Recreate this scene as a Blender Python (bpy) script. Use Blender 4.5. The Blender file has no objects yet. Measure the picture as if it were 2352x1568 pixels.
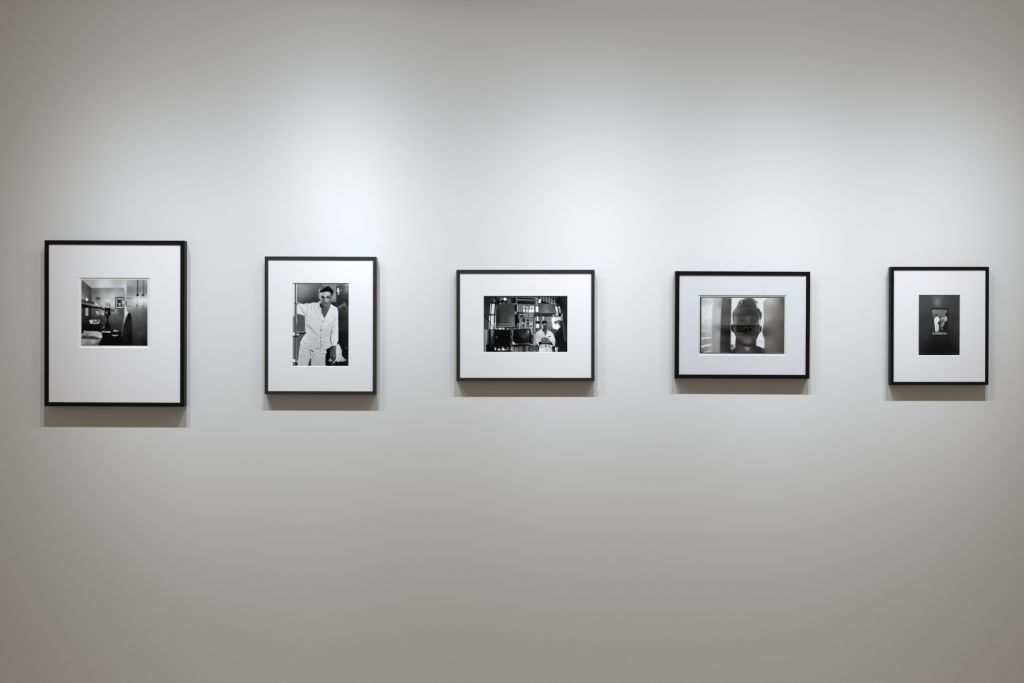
# A gallery wall: five black framed photographs hung in a row on a pale wall, lit by a row of track spotlights.
import bpy, bmesh, math
import numpy as np
from mathutils import Vector
PI = math.pi
S = bpy.context.scene
COL = S.collection

def dec(v): v = np.asarray(v)/255.; return np.where(v < .04045, v/12.92, ((v+.055)/1.055)**2.4)
def enc(v): v = np.asarray(v); return np.where(v < .0031308, v*12.92, 1.055*np.maximum(v, 1e-9)**(1/2.4)-.055)
class Print:
    """a small tonal canvas: points are given in the coordinates of the current view"""
    K = 4
    def __init__(s, x0, y0, x1, y1, base=60, seed=1):
        s.x0, s.y0, s.x1, s.y1 = x0, y0, x1, y1
        s.w = int(round((x1-x0)*s.K)); s.h = int(round((y1-y0)*s.K))
        s.a = np.full((s.h, s.w), float(base)); s.r = np.random.RandomState(seed)
        s.view(0, 0, 1)
    def view(s, ox, oy, sc): s.ox, s.oy, s.sc = ox, oy, sc
    def xy(s, p):
        p = np.asarray(p, float).reshape(-1, 2)
        return np.stack([((p[:,0]/s.sc+s.ox)-s.x0)*s.K, ((p[:,1]/s.sc+s.oy)-s.y0)*s.K], 1)
    @staticmethod
    def blur(m, sg):
        if sg < .3: return m
        r = int(3*sg)+1; k = np.exp(-.5*(np.arange(-r, r+1)/sg)**2); k /= k.sum()
        m = np.pad(m, r, mode='edge')
        m = np.apply_along_axis(lambda v: np.convolve(v, k, 'valid'), 0, m)
        return np.apply_along_axis(lambda v: np.convolve(v, k, 'valid'), 1, m)
    def box(s, q, pad):
        a = max(0, int(q[:,0].min()-pad)); b = min(s.w, int(q[:,0].max()+pad)+2)
        c = max(0, int(q[:,1].min()-pad)); d = min(s.h, int(q[:,1].max()+pad)+2)
        return a, b, c, d
    def tone(s, v, X, Y):
        if np.isscalar(v): return v
        t = np.asarray(v, float); q = s.xy(t[:,:2])
        if len(t) == 2:
            d = q[1]-q[0]; u = np.clip(((X-q[0,0])*d[0]+(Y-q[0,1])*d[1])/(d@d+1e-9), 0, 1)
            return t[0,2]+(t[1,2]-t[0,2])*u
        W = 0; V = 0; R = max(12., (.065*math.hypot(X.shape[0], X.shape[1]))**2)
        for (a, b), z in zip(q, t[:,2]):
            w = 1/(((X-a)**2+(Y-b)**2)+R)**1.7; W = W+w; V = V+w*z
        return V/W
    def comp(s, m, bx, v, op, nz):
        a, b, c, d = bx
        Y, X = np.mgrid[c:d, a:b]+.5
        t = s.tone(v, X, Y)
        if nz: t = t+s.blur(s.r.randn(d-c, b-a), nz[1])*nz[0]*nz[1]*1.5
        m = m*op
        s.a[c:d, a:b] = s.a[c:d, a:b]*(1-m)+t*m
    def poly(s, p, v, bl=.25, op=1, sm=False, nz=None):
        q = s.xy(p)
        if sm: q = s.spline(q, True)
        bl = bl*s.K; bx = a, b, c, d = s.box(q, 3*bl+2)
        if b <= a or d <= c: return
        pd = int(3*bl)+2
        Y, X = np.mgrid[c-pd:d+pd, a-pd:b+pd]+.5
        m = np.zeros(X.shape, bool); n = len(q)
        for i in range(n):
            (u, w), (e, f) = q[i], q[(i+1) % n]
            if w == f: continue
            k = ((w <= Y) & (Y < f)) | ((f <= Y) & (Y < w))
            m ^= k & (X < (e-u)*(Y-w)/(f-w)+u)
        m = s.blur(m.astype(float), bl)[pd:-pd, pd:-pd]
        s.comp(m, bx, v, op, nz)
    @staticmethod
    def spline(q, closed, n=7):
        o = []; N = len(q)
        for i in range(N if closed else N-1):
            g = lambda j: q[j % N] if closed else q[min(max(j, 0), N-1)]
            a, b, c, d = g(i-1), g(i), g(i+1), g(i+2)
            for t in np.arange(n)/n:
                o.append(.5*((2*b)+(c-a)*t+(2*a-5*b+4*c-d)*t*t+(3*b-a-3*c+d)*t**3))
        if not closed: o.append(q[-1])
        return np.array(o)
    def line(s, p, wd, v, bl=.25, op=1, sm=True, nz=None):
        """wd: width in view units, a number or one per point"""
        q = s.xy(p); n = len(q)
        W = (np.ones(n)*np.asarray(wd, float))*s.K/s.sc/2
        if sm and n > 2:
            q2 = s.spline(np.c_[q, W], False); q, W = q2[:, :2], q2[:, 2]; n = len(q)
        bl = bl*s.K; bx = a, b, c, d = s.box(q, 3*bl+W.max()+2)
        if b <= a or d <= c: return
        Y, X = np.mgrid[c:d, a:b]+.5; D = np.full(X.shape, -1e9)
        for i in range(n-1):
            e = q[i+1]-q[i]; t = np.clip(((X-q[i,0])*e[0]+(Y-q[i,1])*e[1])/(e@e+1e-9), 0, 1)
            D = np.maximum(D, W[i]+(W[i+1]-W[i])*t-np.hypot(X-q[i,0]-e[0]*t, Y-q[i,1]-e[1]*t))
        m = np.clip(.5+D/(1+2*bl), 0, 1)
        s.comp(m, bx, v, op, nz)
    def ell(s, cx, cy, rx, ry, v, bl=.25, op=1, rot=0, nz=None):
        t = np.linspace(0, 2*math.pi, 33)[:-1]; c, n = math.cos(rot), math.sin(rot)
        s.poly(np.stack([cx+rx*np.cos(t)*c-ry*np.sin(t)*n, cy+rx*np.cos(t)*n+ry*np.sin(t)*c], 1), v, bl, op, nz=nz)
    def rect(s, x, y, X, Y, v, bl=.2, op=1, nz=None): s.poly([(x,y),(X,y),(X,Y),(x,Y)], v, bl, op, nz=nz)
    def lines(s, wd, v, items, bl=.3, op=1):
        for it in items: s.line(it, wd, v, bl, op)
    def done(s, grain=5, per=2, con=1.0):
        f = s.K//per; h = s.h//f*f; w = s.w//f*f
        o = s.a[:h, :w].reshape(h//f, f, w//f, f).mean((1, 3))
        o = 95+(o-95)*con; grain = grain*.6
        g = s.r.randn(*o.shape)
        g = g+np.roll(g, 1, 0)+np.roll(g, 1, 1)+np.roll(np.roll(g, 1, 0), 1, 1)
        return np.clip(o+g*grain*.5, 4, 245)

def print_cell_room():
    p = Print(187, 641.4, 338.6, 793.8, 60, 3)
    A, B, C_, W = (180, 635, 19.6), (260, 635, 19.6), (180, 718, 19.6), (170, 625, 8.711)
    p.view(*W)
    # ceiling, left wall, rear wall
    p.rect(100, 100, 1500, 330, [(300,200,158),(600,270,190),(900,180,160),(1000,280,182),(1400,200,150),(150,140,150)], .3)
    p.poly([(130,140),(160,155),(362,318),(362,1200),(130,1200)], [(200,230,88),(340,330,60),(160,500,150),(230,420,95),(340,480,62),(250,800,45),(340,900,38),(170,800,55),(250,1100,24),(170,1150,28)], .35)
    p.poly([(362,318),(1005,312),(1005,1500),(362,1500)], [(400,380,92),(700,350,112),(960,350,120),(420,560,120),(640,480,165),(700,560,202),(760,480,190),(900,430,165),(600,640,190),(780,660,200),(960,470,155),(420,800,75),(560,800,105),(800,820,95),(960,780,70),(860,900,88),(620,960,70),(900,1050,58),(520,1000,40),(420,1000,30),(820,1120,45),(450,1150,16),(700,1250,22),(900,1300,18),(600,1400,10)], .4)
    p.poly([(130,1020),(420,1040),(560,1060),(600,1180),(130,1200)], 18, 2.5)
    p.line([(362,320),(362,730)], 10, 118, .5, .8); p.line([(362,730),(362,860)], 8, 95, .6, .6)
    p.line([(160,150),(362,318)], 7, 200, .4, .5)
    p.line([(366,316),(1000,310)], 5, 90, .6, .35)
    # door edge and right steel wall
    p.poly([(1003,140),(1060,140),(1050,700),(1075,800),(1003,1000)], [(1020,300,190),(1020,700,200),(1050,500,170),(1020,900,120),(1040,200,175)], .8)
    p.poly([(1050,140),(1480,140),(1480,1480),(960,1480),(1000,1180),(1040,800),(1048,500)],
        [(1100,200,160),(1440,200,150),(1250,260,155),(1120,360,105),(1300,340,92),(1440,330,95),(1180,440,120),(1440,430,130),(1100,560,150),(1200,560,215),(1280,570,235),(1350,560,240),(1450,570,240),(1120,680,165),(1200,650,180),(1300,640,190),(1440,640,150),(1130,740,110),(1250,740,90),(1400,730,62),(1200,850,78),(1440,850,65),(1250,1000,70),(1440,1050,60),(1300,1200,55),(1440,1250,40),(1200,1300,45),(1440,1430,22),(1100,1430,22),(1000,1400,12)], .6, nz=(7,1.4))
    p.rect(1060, 305, 1480, 330, 118, 1.2, .5)
    # lower floor darkness
    p.poly([(560,1210),(740,1190),(960,1200),(960,1480),(400,1480),(520,1330)], 12, 1.2)
    p.ell(1340, 1220, 110, 28, 92, 4, .5)
    # pipe brackets and smudges on the right wall
    p.line([(1045,520),(1160,515)], 14, 95, .7, .8); p.line([(1045,680),(1150,685)], 16, 100, .8, .8)
    p.line([(1045,705),(1150,712)], 6, 190, .6, .7)
    # shadow above the picture
    p.poly([(890,500),(930,460),(1003,445),(1003,500)], 140, .7, .8)
    # hanging cords
    p.view(*B)
    p.line([(1098,120),(1092,600),(1083,800)], 34, 45, .35); p.line([(1366,120),(1358,560),(1350,790)], [30,34,38], 62, .6, .85)
    for k in range(9): p.ell(1360, 150+k*50, 14, 10, 120 if k > 3 else 90, .5, .6)
    for k in range(12): p.ell(1096-k*.8, 150+k*50, 9, 9, 80, .4, .6)
    p.ell(1085, 830, 62, 50, 22, .4); p.ell(1050, 828, 22, 22, 120, .5); p.ell(1140, 830, 22, 22, 45, .5)
    p.ell(1330, 825, 62, 48, 38, .8); p.line([(1390,800),(1500,660)], 20, 65, .6, .8)
    p.line([(1330,870),(1260,940),(1190,1000)], 18, 85, .5, .8); p.line([(1340,870),(1430,885)], 16, 110, .6, .8)
    for k in range(9): p.ell(1073, 900+k*45, 12, 15, 85, .4, .9)
    for k in range(6): p.ell(1352, 930+k*75, 10, 18, 145, .5, .8)
    p.line([(1072,1250),(1068,1430)], 22, 45, .4); p.line([(1025,1302),(1110,1302)], 22, 40, .4)
    p.line([(1340,1290),(1330,1420)], 26, 70, .8, .7)
    p.lines(8, 150, [[(960,1340),(1080,1180)],[(1100,1110),(1200,1020)],[(1430,1200),(1510,1100)]], .5, .5)
    # framed portrait on the rear wall
    p.rect(92, 930, 495, 1440, 18, .3); p.rect(125, 975, 460, 1408, 195, .3); p.rect(158, 1018, 412, 1370, 25, .3)
    p.ell(280, 1150, 105, 108, 185, .5); p.ell(275, 1140, 78, 80, 15, .5); p.rect(215, 1170, 345, 1230, 15, .4)
    p.ell(280, 1230, 62, 62, 150, .5, nz=(14,1)); p.ell(290, 1310, 70, 24, 170, .6); p.rect(160, 1290, 205, 1365, 14, .4); p.rect(365, 1280, 412, 1365, 14, .4)
    p.rect(440, 1110, 500, 1215, 205, .5); p.rect(550, 1100, 595, 1300, 52, .5); p.ell(562, 1150, 12, 40, 110, .5)
    # hanging robe
    p.view(*W)
    p.poly([(1030,740),(1050,735),(1085,800),(1070,850),(1035,920),(1000,1080),(975,1130),(1000,900),(1008,800)], [(1040,780,195),(1020,950,160),(985,1100,120)], .5)
    p.line([(1058,742),(1080,790)], 10, 60, .4)
    p.poly([(1090,810),(1130,815),(1155,930),(1165,1060),(1160,1250),(1150,1480),(1080,1480),(1060,1310),(965,1260),(980,1120),(1010,1000),(1050,900)], [(1100,900,20),(1080,1100,28),(1150,1000,45),(1010,1150,40),(1120,1300,14)], .6, nz=(5,1.5))
    p.line([(1040,1300),(1060,1370)], 12, 42, .8, .8); p.line([(975,1125),(958,1200),(960,1290)], 14, 105, .6, .8)
    # shadow wedge right of figure
    p.poly([(735,735),(850,735),(900,820),(760,840)], 150, 1.2, .6); p.poly([(860,740),(1000,740),(1000,900),(930,860)], 68, 1.4, .6)
    # upper bunk with things on it
    p.poly([(148,560),(300,570),(420,620),(575,712),(560,740),(148,690)], 90, .4)
    p.poly([(148,548),(240,556),(300,575),(380,610),(430,640),(300,630),(148,600)], 55, .5, nz=(14,1.2))
    p.poly([(318,565),(395,585),(480,640),(520,690),(430,660),(360,600)], [(350,580,120),(450,630,200),(500,670,190)], .5)
    p.poly([(330,585),(390,595),(430,630),(380,630),(330,610)], 45, .5)
    p.poly([(148,590),(300,625),(430,655),(520,685),(545,712),(400,690),(148,625)], [(200,610,100),(300,650,130),(450,670,160),(520,700,190),(160,600,120)], .4, nz=(10,1.2))
    p.lines(6, 60, [[(150,605),(260,630),(340,645)],[(280,650),(420,668),(500,680)]], .4, .8)
    p.line([(150,630),(300,660),(440,682)], 7, 150, .4, .7)
    p.poly([(146,625),(260,655),(400,685),(520,700),(575,712),(570,735),(500,725),(300,715),(146,722)], 14, .4)
    p.poly([(237,545),(245,518),(262,508),(280,530),(287,575),(240,580)], 232, .35)
    p.rect(285, 572, 312, 600, 40, .5)
    # notice on rear wall, sticker strip
    p.poly([(430,500),(525,500),(525,555),(448,555)], 55, .4)
    for k in range(3): p.line([(462+k*24,512),(472+k*22,545)], 6, 150, .3, .8); p.line([(475+k*22,512),(462+k*24,545)], 6, 130, .3, .6)
    p.rect(236, 715, 288, 868, 200, .35)
    for k in range(6): p.line([(250,735+k*21),(282,738+k*21)], 9, 60, .3, .85)
    # paper under shelf (bright rag) with marks
    p.poly([(545,735),(620,735),(610,850),(560,860),(470,870),(450,830),(430,785),(600,780)], [(460,800,150),(560,760,140),(590,820,150),(500,850,110)], .6, nz=(12,1.3))
    for x, y in [(450,800),(470,830),(500,810),(540,835),(560,800),(585,840)]: p.line([(x,y-22),(x+8,y+22)], 12, 205, .4, .85)
    for x, y in [(490,835),(525,810),(545,860),(510,870)]: p.ell(x, y, 9, 14, 55, .5, .8)
    p.rect(430, 876, 570, 940, 52, 2, .7)
    # lamp ring, camera like stand
    p.ell(682, 571, 32, 32, 130, .35, .8); p.ell(679, 568, 27, 27, 216, .35)
    p.rect(628, 622, 720, 702, 150, .4, nz=(16,1)); p.line([(640,630),(700,628)], 8, 110, .4, .8); p.rect(706, 640, 722, 710, 90, .5)
    p.line([(640,703),(700,700)], 12, 230, .35)
    p.rect(556, 728, 620, 755, 32, .4); p.rect(735, 732, 812, 790, 95, .4, nz=(14,1)); p.line([(735,760),(812,758)], 8, 45, .4)
    p.poly([(618,706),(730,712),(728,875),(606,872),(606,845),(620,835)], 12, .35)
    p.ell(672, 775, 30, 26, 48, .5); p.ell(652, 803, 17, 12, 205, .5, rot=.4); p.line([(625,838),(685,838)], 7, 130, .4); p.line([(590,800),(612,802)], 10, 40, .4)
    p.rect(645, 878, 697, 935, 16, .5); p.line([(650,937),(690,937)], 6, 110, .4); p.rect(655, 940, 684, 995, 12, .6)
    p.poly([(640,1000),(700,1000),(722,1060),(735,1160),(620,1170),(620,1050)], 16, 1.2); p.ell(670, 1052, 9, 9, 60, .6); p.ell(828, 935, 13, 13, 28, .5)
    # wash basin
    p.poly([(300,970),(350,950),(512,950),(514,1000),(490,1030),(440,1038),(335,1033),(315,1000)], 185, .35)
    p.poly([(385,960),(500,956),(500,990),(470,1008),(375,1015)], 95, .4, nz=(10,1)); p.ell(437, 975, 14, 18, 190, .5); p.ell(475, 982, 16, 14, 45, .5); p.line([(370,1014),(460,1012)], 7, 35, .3)
    # lower bunk: pillow and mattress
    p.poly([(148,1250),(210,1200),(205,1170),(240,1178),(420,1182),(500,1188),(552,1210),(570,1310),(520,1325),(460,1300),(400,1290),(300,1290),(148,1300)], [(230,1220,150),(400,1220,172),(500,1240,165),(540,1300,190),(250,1280,110),(350,1250,150)], .35, nz=(6,1.2))
    p.ell(215, 1180, 14, 10, 225, .4)
    p.poly([(148,1280),(240,1270),(330,1285),(400,1278),(450,1300),(520,1330),(490,1350),(148,1336)], [(200,1310,58),(350,1300,50),(450,1320,75),(300,1330,70)], .5, nz=(10,1.3))
    p.lines(9, 120, [[(200,1225),(235,1265),(255,1290)],[(235,1215),(270,1262)],[(300,1262),(320,1290)],[(385,1275),(395,1310)]], .5, .8)
    p.lines(8, 85, [[(225,1195),(260,1225),(285,1245)],[(210,1240),(228,1275)]], .5, .9)
    p.poly([(148,1336),(470,1350),(540,1328),(560,1330),(515,1400),(480,1460),(148,1460)], [(200,1380,150),(400,1380,165),(300,1440,120),(480,1390,130),(450,1450,95)], .35, nz=(6,1.2))
    p.poly([(540,1328),(560,1330),(480,1470),(430,1470)], 85, .5); p.lines(6, 110, [[(160,1395),(250,1400)],[(200,1425),(330,1430)]], .6, .7)
    p.rect(140, 1455, 480, 1480, 70, .8, .7)
    # small table, bowl, bottle
    p.poly([(568,1178),(735,1182),(728,1212),(555,1202)], 185, .35); p.ell(625, 1185, 18, 7, 70, .4); p.rect(735, 1155, 780, 1200, 12, .5)
    p.line([(552,1122),(580,1122)], 12, 120, .5); p.ell(598, 1100, 16, 16, 135, .5); p.rect(585, 1115, 612, 1180, 40, .6); p.rect(592,1165,612,1185,100,.6)
    p.poly([(775,1185),(795,1160),(825,1150),(850,1165),(890,1165),(885,1190),(850,1188),(780,1190)], 165, .5, nz=(12,1)); p.line([(760,1255),(820,1270),(880,1256)], [10,16,10], 225, .4)
    p.line([(745,1230),(770,1245),(880,1245)], 6, 45, .5, .8)
    p.rect(130, 130, 152, 1480, 45, .4, .7)
    p.rect(140, 130, 1480, 150, 120, .4, .5)
    return p.done(3.5, con=1.15)
def print_leaning_man():
    p = Print(673, 650.4, 800.2, 840.5, 60, 5)
    A, B, C_, D, W = (670,648,16.333), (730,648,16.333), (670,746,16.333), (730,746,16.333), (660,640,7.467)
    p.view(*W)
    # backdrop left of the figure, behind the head, right side
    p.rect(150, 60, 600, 1520, [(200,100,155),(240,220,150),(330,180,148),(480,120,110),(560,120,105),(580,200,80),(240,300,140),(330,280,128),(400,300,85),(520,300,55),(200,370,100),(280,400,42),(350,400,38),(500,390,30),(420,380,45)], .3, nz=(5,1.5))
    p.rect(575, 60, 845, 560, [(620,100,110),(800,100,125),(810,300,135),(700,380,120),(780,370,115),(600,300,70)], .4, nz=(4,1.5))
    p.rect(560, 70, 585, 200, 62, .8, .7)
    p.poly([(740,400),(832,398),(835,500),(740,470)], 42, .5)
    p.line([(832,380),(836,480)], 8, 95, .5, .7)
    p.rect(834, 60, 1060, 1520, [(860,200,45),(900,120,70),(1000,100,110),(1020,200,120),(960,220,75),(1000,300,70),(900,330,38),(1020,380,38),(880,420,40),(1000,560,45),(900,520,58),(880,700,42),(1000,800,50),(900,1000,25),(1000,1100,32),(1000,1250,26),(960,1450,34)], .4, nz=(7,1.3))
    p.view(*B)
    for x, y, v, r in [(700,110,150,40),(780,100,190,26),(880,70,190,30),(780,140,170,22),(850,310,120,50),(960,110,110,60),(1040,110,150,60),(1050,230,165,45),(1080,310,160,45),(990,300,130,40),(1110,150,150,40),(1000,400,120,30),(1080,390,110,35),(1100,90,205,40)]:
        p.ell(x, y, r, r*.7, v, .9, .8, nz=(18,1))
    p.rect(690, 180, 720, 520, 40, .8, .6)
    # numeral
    p.ell(746, 298, 38, 86, 232, .2); p.ell(746, 292, 15, 36, 40, .2); p.line([(776,270),(780,390),(758,445),(722,490)], [14,18,22,6], 230, .15)
    # dark coat draped on the right
    p.poly([(700,955),(780,930),(870,860),(960,790),(1010,740),(1040,830),(1100,900),(1140,980),(1140,1568),(760,1568)], [(850,920,90),(980,850,105),(960,960,52),(1100,1050,78),(850,1100,48),(1000,1200,55),(900,1400,40),(1100,1500,58),(800,1300,36)], .6, nz=(6,1.3))
    p.line([(710,955),(790,920),(850,870),(930,850)], [18,30,26,20], 150, .5, .85); p.line([(930,800),(1010,770),(1015,830)], [24,26,18], 105, .7, .8)
    p.lines(22, 34, [[(880,950),(1000,1000),(1080,1050)],[(860,1100),(920,1300),(960,1500)],[(1010,1150),(1050,1400)]], 1, .6)
    # tubes and shelf at left
    p.view(*A)
    p.rect(195, 1170, 520, 1568, 88, .3, nz=(4,1.2))
    p.rect(45, 55, 130, 1290, [(50,100,205),(120,1200,190)], .3); p.line([(75,60),(75,1280)], 12, 225, .3, .8); p.line([(118,60),(118,780)], 10, 225, .3, .9); p.line([(97,60),(97,1280)], 8, 165, .4, .8)
    p.rect(130, 50, 160, 780, 28, .3); p.rect(160, 55, 196, 770, 215, .3); p.line([(178,60),(178,770)], 6, 180, .3, .7)
    p.rect(45, 1290, 130, 1568, 112, .4); p.line([(82,1300),(82,1568)], 8, 145, .4, .7); p.line([(110,1300),(110,1568)], 7, 85, .4, .7)
    p.rect(125, 870, 160, 1568, 52, .4); p.rect(160, 880, 208, 1568, 160, .4); p.line([(190,880),(190,1568)], 14, 120, .4, .8)
    p.ell(190, 1415, 20, 16, 205, .4)
    p.view(*C_)
    p.rect(45, -40, 130, 1520, 118, .4); p.line([(75,0),(75,1500)], 10, 140, .4, .7); p.line([(112,0),(112,1500)], 12, 95, .4, .7)
    p.rect(130, -40, 165, 1400, 62, .4); p.rect(160, -40, 205, 1400, 112, .4); p.line([(150,0),(150,360)], 10, 110, .4, .7); p.line([(178,480),(182,1350)], 9, 175, .4, .8)
    p.poly([(195,440),(400,440),(330,620),(300,760),(240,1300),(200,1520)], 92, .4, nz=(4,1.2)); p.rect(205, -10, 520, 260, 88, .4, nz=(4,1.2)); p.poly([(205,340),(500,340),(420,480),(205,500)], 92, .4)
    p.poly([(195,262),(520,245),(560,300),(500,335),(300,355),(195,330)], 36, .3); p.line([(200,272),(520,254)], [22,16], 205, .3); p.line([(205,300),(500,290)], 12, 75, .4, .7)
    p.rect(45, 280, 132, 395, 225, .35); p.rect(195, 335, 290, 385, 225, .35); p.line([(50,415),(150,425),(270,400)], 30, 20, .3); p.line([(60,450),(200,450)], 26, 60, .4); p.ell(110, 452, 26, 10, 150, .4); p.rect(130,330,195,400,100,.5)
    p.poly([(45,1285),(145,1290),(150,1400),(45,1385)], 228, .35); p.poly([(215,1330),(300,1340),(290,1390),(215,1400)], 222, .35)
    p.line([(45,1395),(130,1420),(230,1430),(300,1390)], 34, 18, .35); p.line([(60,1455),(110,1455)], 22, 210, .4); p.rect(45, 1475, 240, 1530, 78, .4); p.line([(130,1440),(230,1500)], 14, 25, .4)
    # hand gripping the tube
    p.view(*A)
    p.poly([(120,790),(200,770),(290,775),(300,830),(270,860),(120,860)], 60, .35); p.line([(185,795),(230,780),(285,782)], [24,34,20], 215, .3); p.line([(130,848),(200,842),(265,848)], 20, 190, .3); p.line([(125,812),(180,808)], 14, 25, .3); p.line([(230,815),(290,812)], 12, 55, .3, .8); p.line([(130,872),(240,866)], 9, 70, .3, .8)
    # shirt
    p.view(*W)
    sh = [(205,425),(240,428),(280,440),(330,425),(400,425),(440,408),(520,410),(575,368),(560,420),(580,480),(600,590),(632,680),(665,620),(700,540),(735,455),(735,428),(800,470),(850,498),(868,560),(868,640),(872,900),(872,1050),(850,1100),(848,1140),(768,1142),(748,1160),(690,1205),(630,1225),(570,1242),(500,1215),(480,1240),(410,1230),(330,1190),(235,1130),(220,1110),(240,1060),(270,1000),(310,945),(330,930),(308,890),(305,760),(305,650),(285,630),(172,598),(172,450)]
    p.poly(sh, [(250,500,205),(400,500,198),(520,500,190),(450,700,192),(350,800,190),(520,900,184),(700,560,200),(800,560,206),(720,750,196),(840,800,200),(820,1050,208),(650,1000,186),(700,1130,186),(400,1000,190),(300,1050,205),(450,1150,178),(560,1150,178)], .22, nz=(4,2.2))
    # trousers
    p.poly([(222,1110),(300,1150),(400,1210),(500,1215),(560,1230),(660,1212),(678,1275),(655,1285),(652,1400),(655,1490),(408,1490),(408,1350),(395,1370),(370,1430),(358,1490),(180,1490),(195,1330),(215,1180)],
        [(240,1200,190),(350,1250,180),(230,1400,182),(330,1440,176),(500,1300,182),(600,1260,196),(620,1400,172),(500,1450,168),(450,1280,180)], .25, nz=(4,2.2))
    p.poly([(370,1430),(398,1365),(410,1360),(408,1492),(356,1492)], 62, .35)
    # folds, in strokes of shade and light
    p.view(*A)
    p.lines([14,34,44,20], 130, [[(285,880),(400,1080),(500,1200),(560,1260)]], .7, .75)
    p.lines(22, 158, [[(500,1260),(590,1420),(640,1500)],[(550,850),(620,930),(650,1000)],[(740,880),(735,980),(760,1050)],[(870,850),(930,890),(970,890)],[(1000,930),(1080,1060),(1110,1160)],[(960,900),(1030,1150),(1090,1300)]], .6, .7)
    p.lines(20, 172, [[(460,1150),(560,1260),(700,1340)],[(520,1080),(600,1160)],[(960,1330),(1080,1430)],[(620,1200),(700,1330),(900,1450)]], .7, .6)
    p.lines(18, 214, [[(460,820),(560,800),(680,810)],[(720,780),(800,765),(930,775)],[(290,830),(360,800),(430,830)],[(1000,740),(1060,700)],[(230,900),(235,1130)]], .5, .6)
    p.poly([(1010,760),(1060,690),(1100,690),(1130,740),(1170,860),(1120,830),(1085,780),(1050,830),(1060,920)], [(1060,730,165),(1140,830,120),(1040,800,140)], .5)
    p.line([(1095,790),(1130,860),(1176,900)], [14,18,12], 170, .5, .8)
    p.view(*C_)
    p.lines([40,34,28,20], 132, [[(560,10),(700,110),(860,270),(1010,440)]], .7, .8)
    p.lines(22, 152, [[(620,0),(760,130)],[(590,370),(640,430),(690,465)],[(560,530),(700,560),(850,555),(960,540)],[(350,740),(430,790),(520,900)],[(440,600),(540,700)],[(470,650),(520,760),(640,800),(760,790),(850,750)],[(620,930),(690,990),(710,1110)],[(340,920),(500,1010)],[(300,1120),(400,1190)]], .6, .65)
    p.poly([(640,900),(760,935),(850,1005),(800,1015),(720,960)], 92, .5)
    p.lines(26, 120, [[(690,960),(710,1060),(720,1130)],[(710,1135),(780,1140),(820,1090)],[(770,1160),(880,1340),(1030,1500)],[(930,890),(985,880),(1060,880)],[(970,820),(930,890)]], .6, .7)
    p.lines(24, 148, [[(850,1160),(950,1270),(1080,1390),(1170,1430)],[(800,1230),(830,1380),(880,1500)],[(840,1120),(960,1170),(1160,1200)],[(900,1030),(1020,1080),(1176,1090)],[(860,870),(900,900)]], .8, .6)
    p.lines(16, 205, [[(800,1230),(900,1370),(990,1480)],[(330,820),(300,1000),(270,1300)],[(540,360),(420,540),(340,680)],[(860,1190),(1000,1330),(1140,1420)]], .6, .6)
    p.line([(1100,0),(1065,180),(1085,330),(1075,480),(1090,600),(1110,700),(1105,820),(1065,930),(1070,985),(1110,985)], [8,10,12,12,10,20,20,16,20,14], 105, .4, .8)
    for x, y in [(1118,193),(1095,475),(1087,600)]: p.ell(x, y, 18, 20, 40 if y < 200 else 75, .35)
    p.view(*B)
    p.lines(16, 120, [[(470,1225),(520,1230),(590,1250)]], .5, .6)
    p.lines(18, 150, [[(20,930),(80,1010),(130,1130)],[(-30,1350),(60,1430),(120,1480)]], .6, .6)
    p.lines(16, 215, [[(470,820),(560,870),(690,950)],[(165,1200),(215,1330)],[(250,1350),(330,1150)]], .5, .6)
    p.lines(16, 165, [[(720,1300),(640,1380),(540,1520)],[(620,960),(600,1060)],[(150,1530),(160,1440),(230,1360)]], .7, .55)
    p.ell(205, 1465, 18, 22, 40, .4); p.line([(150,1120),(160,1185),(180,1190)], 18, 45, .4, .9)
    p.view(*D)
    p.line([(600,40),(540,130),(500,230),(490,330),(470,540),(490,640),(530,765)], [10,16,24,22,36,22,14], 62, .4, .9)
    p.lines(22, 150, [[(520,0),(540,120)],[(560,220),(520,330)],[(440,20),(350,70)],[(450,150),(330,240),(180,370)],[(430,300),(330,400),(200,470)],[(200,190),(380,170)],[(180,620),(300,650)],[(30,745),(90,740),(280,770)]], .7, .55)
    p.lines(22, 110, [[(170,950),(230,940),(300,920)],[(80,1080),(200,1065),(330,1075)]], .5, .7)
    p.line([(530,772),(700,765)], 16, 225, .35)
    p.view(*W)
    p.lines(7, 150, [[(330,450),(345,500),(350,560)],[(450,440),(470,520),(520,590)],[(240,470),(300,560),(345,620)],[(320,700),(390,800),(470,870)],[(330,780),(430,900),(540,990)],[(680,800),(760,770),(800,720)],[(640,920),(720,860),(760,800)],[(600,980),(690,960),(735,900)],[(800,560),(820,700),(800,820)],[(780,900),(800,1000),(790,1100)],[(380,960),(450,1010),(540,1030)],[(260,1060),(330,1100),(420,1120)],[(240,1180),(290,1260),(300,1340)],[(460,1290),(540,1370),(600,1450)],[(430,1250),(560,1290),(640,1300)],[(230,1300),(260,1380),(255,1460)],[(600,1080),(680,1100),(740,1080)]], .8, .55)
    p.lines(6, 222, [[(350,470),(370,540)],[(480,460),(510,540),(560,620)],[(345,720),(420,820),(510,900)],[(680,640),(760,620)],[(830,600),(845,760),(840,900)],[(330,960),(280,1050)],[(620,800),(680,760)],[(480,1270),(560,1360)],[(300,1200),(320,1300)]], .8, .5)
    # face and neck
    p.view(*B)
    p.poly([(100,780),(160,940),(470,800),(465,870),(440,980),(370,1090),(320,1210),(240,1345),(190,1230),(150,1160),(130,1000),(60,870)], [(110,850,30),(200,1000,80),(350,900,105),(420,900,112),(300,1000,88),(200,1150,85),(250,1280,72),(380,1000,100)], .4, nz=(7,1.2))
    p.lines(22, 62, [[(180,1000),(230,1080)],[(330,940),(290,1040)],[(160,1060),(300,1050)]], .7, .6)
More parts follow.
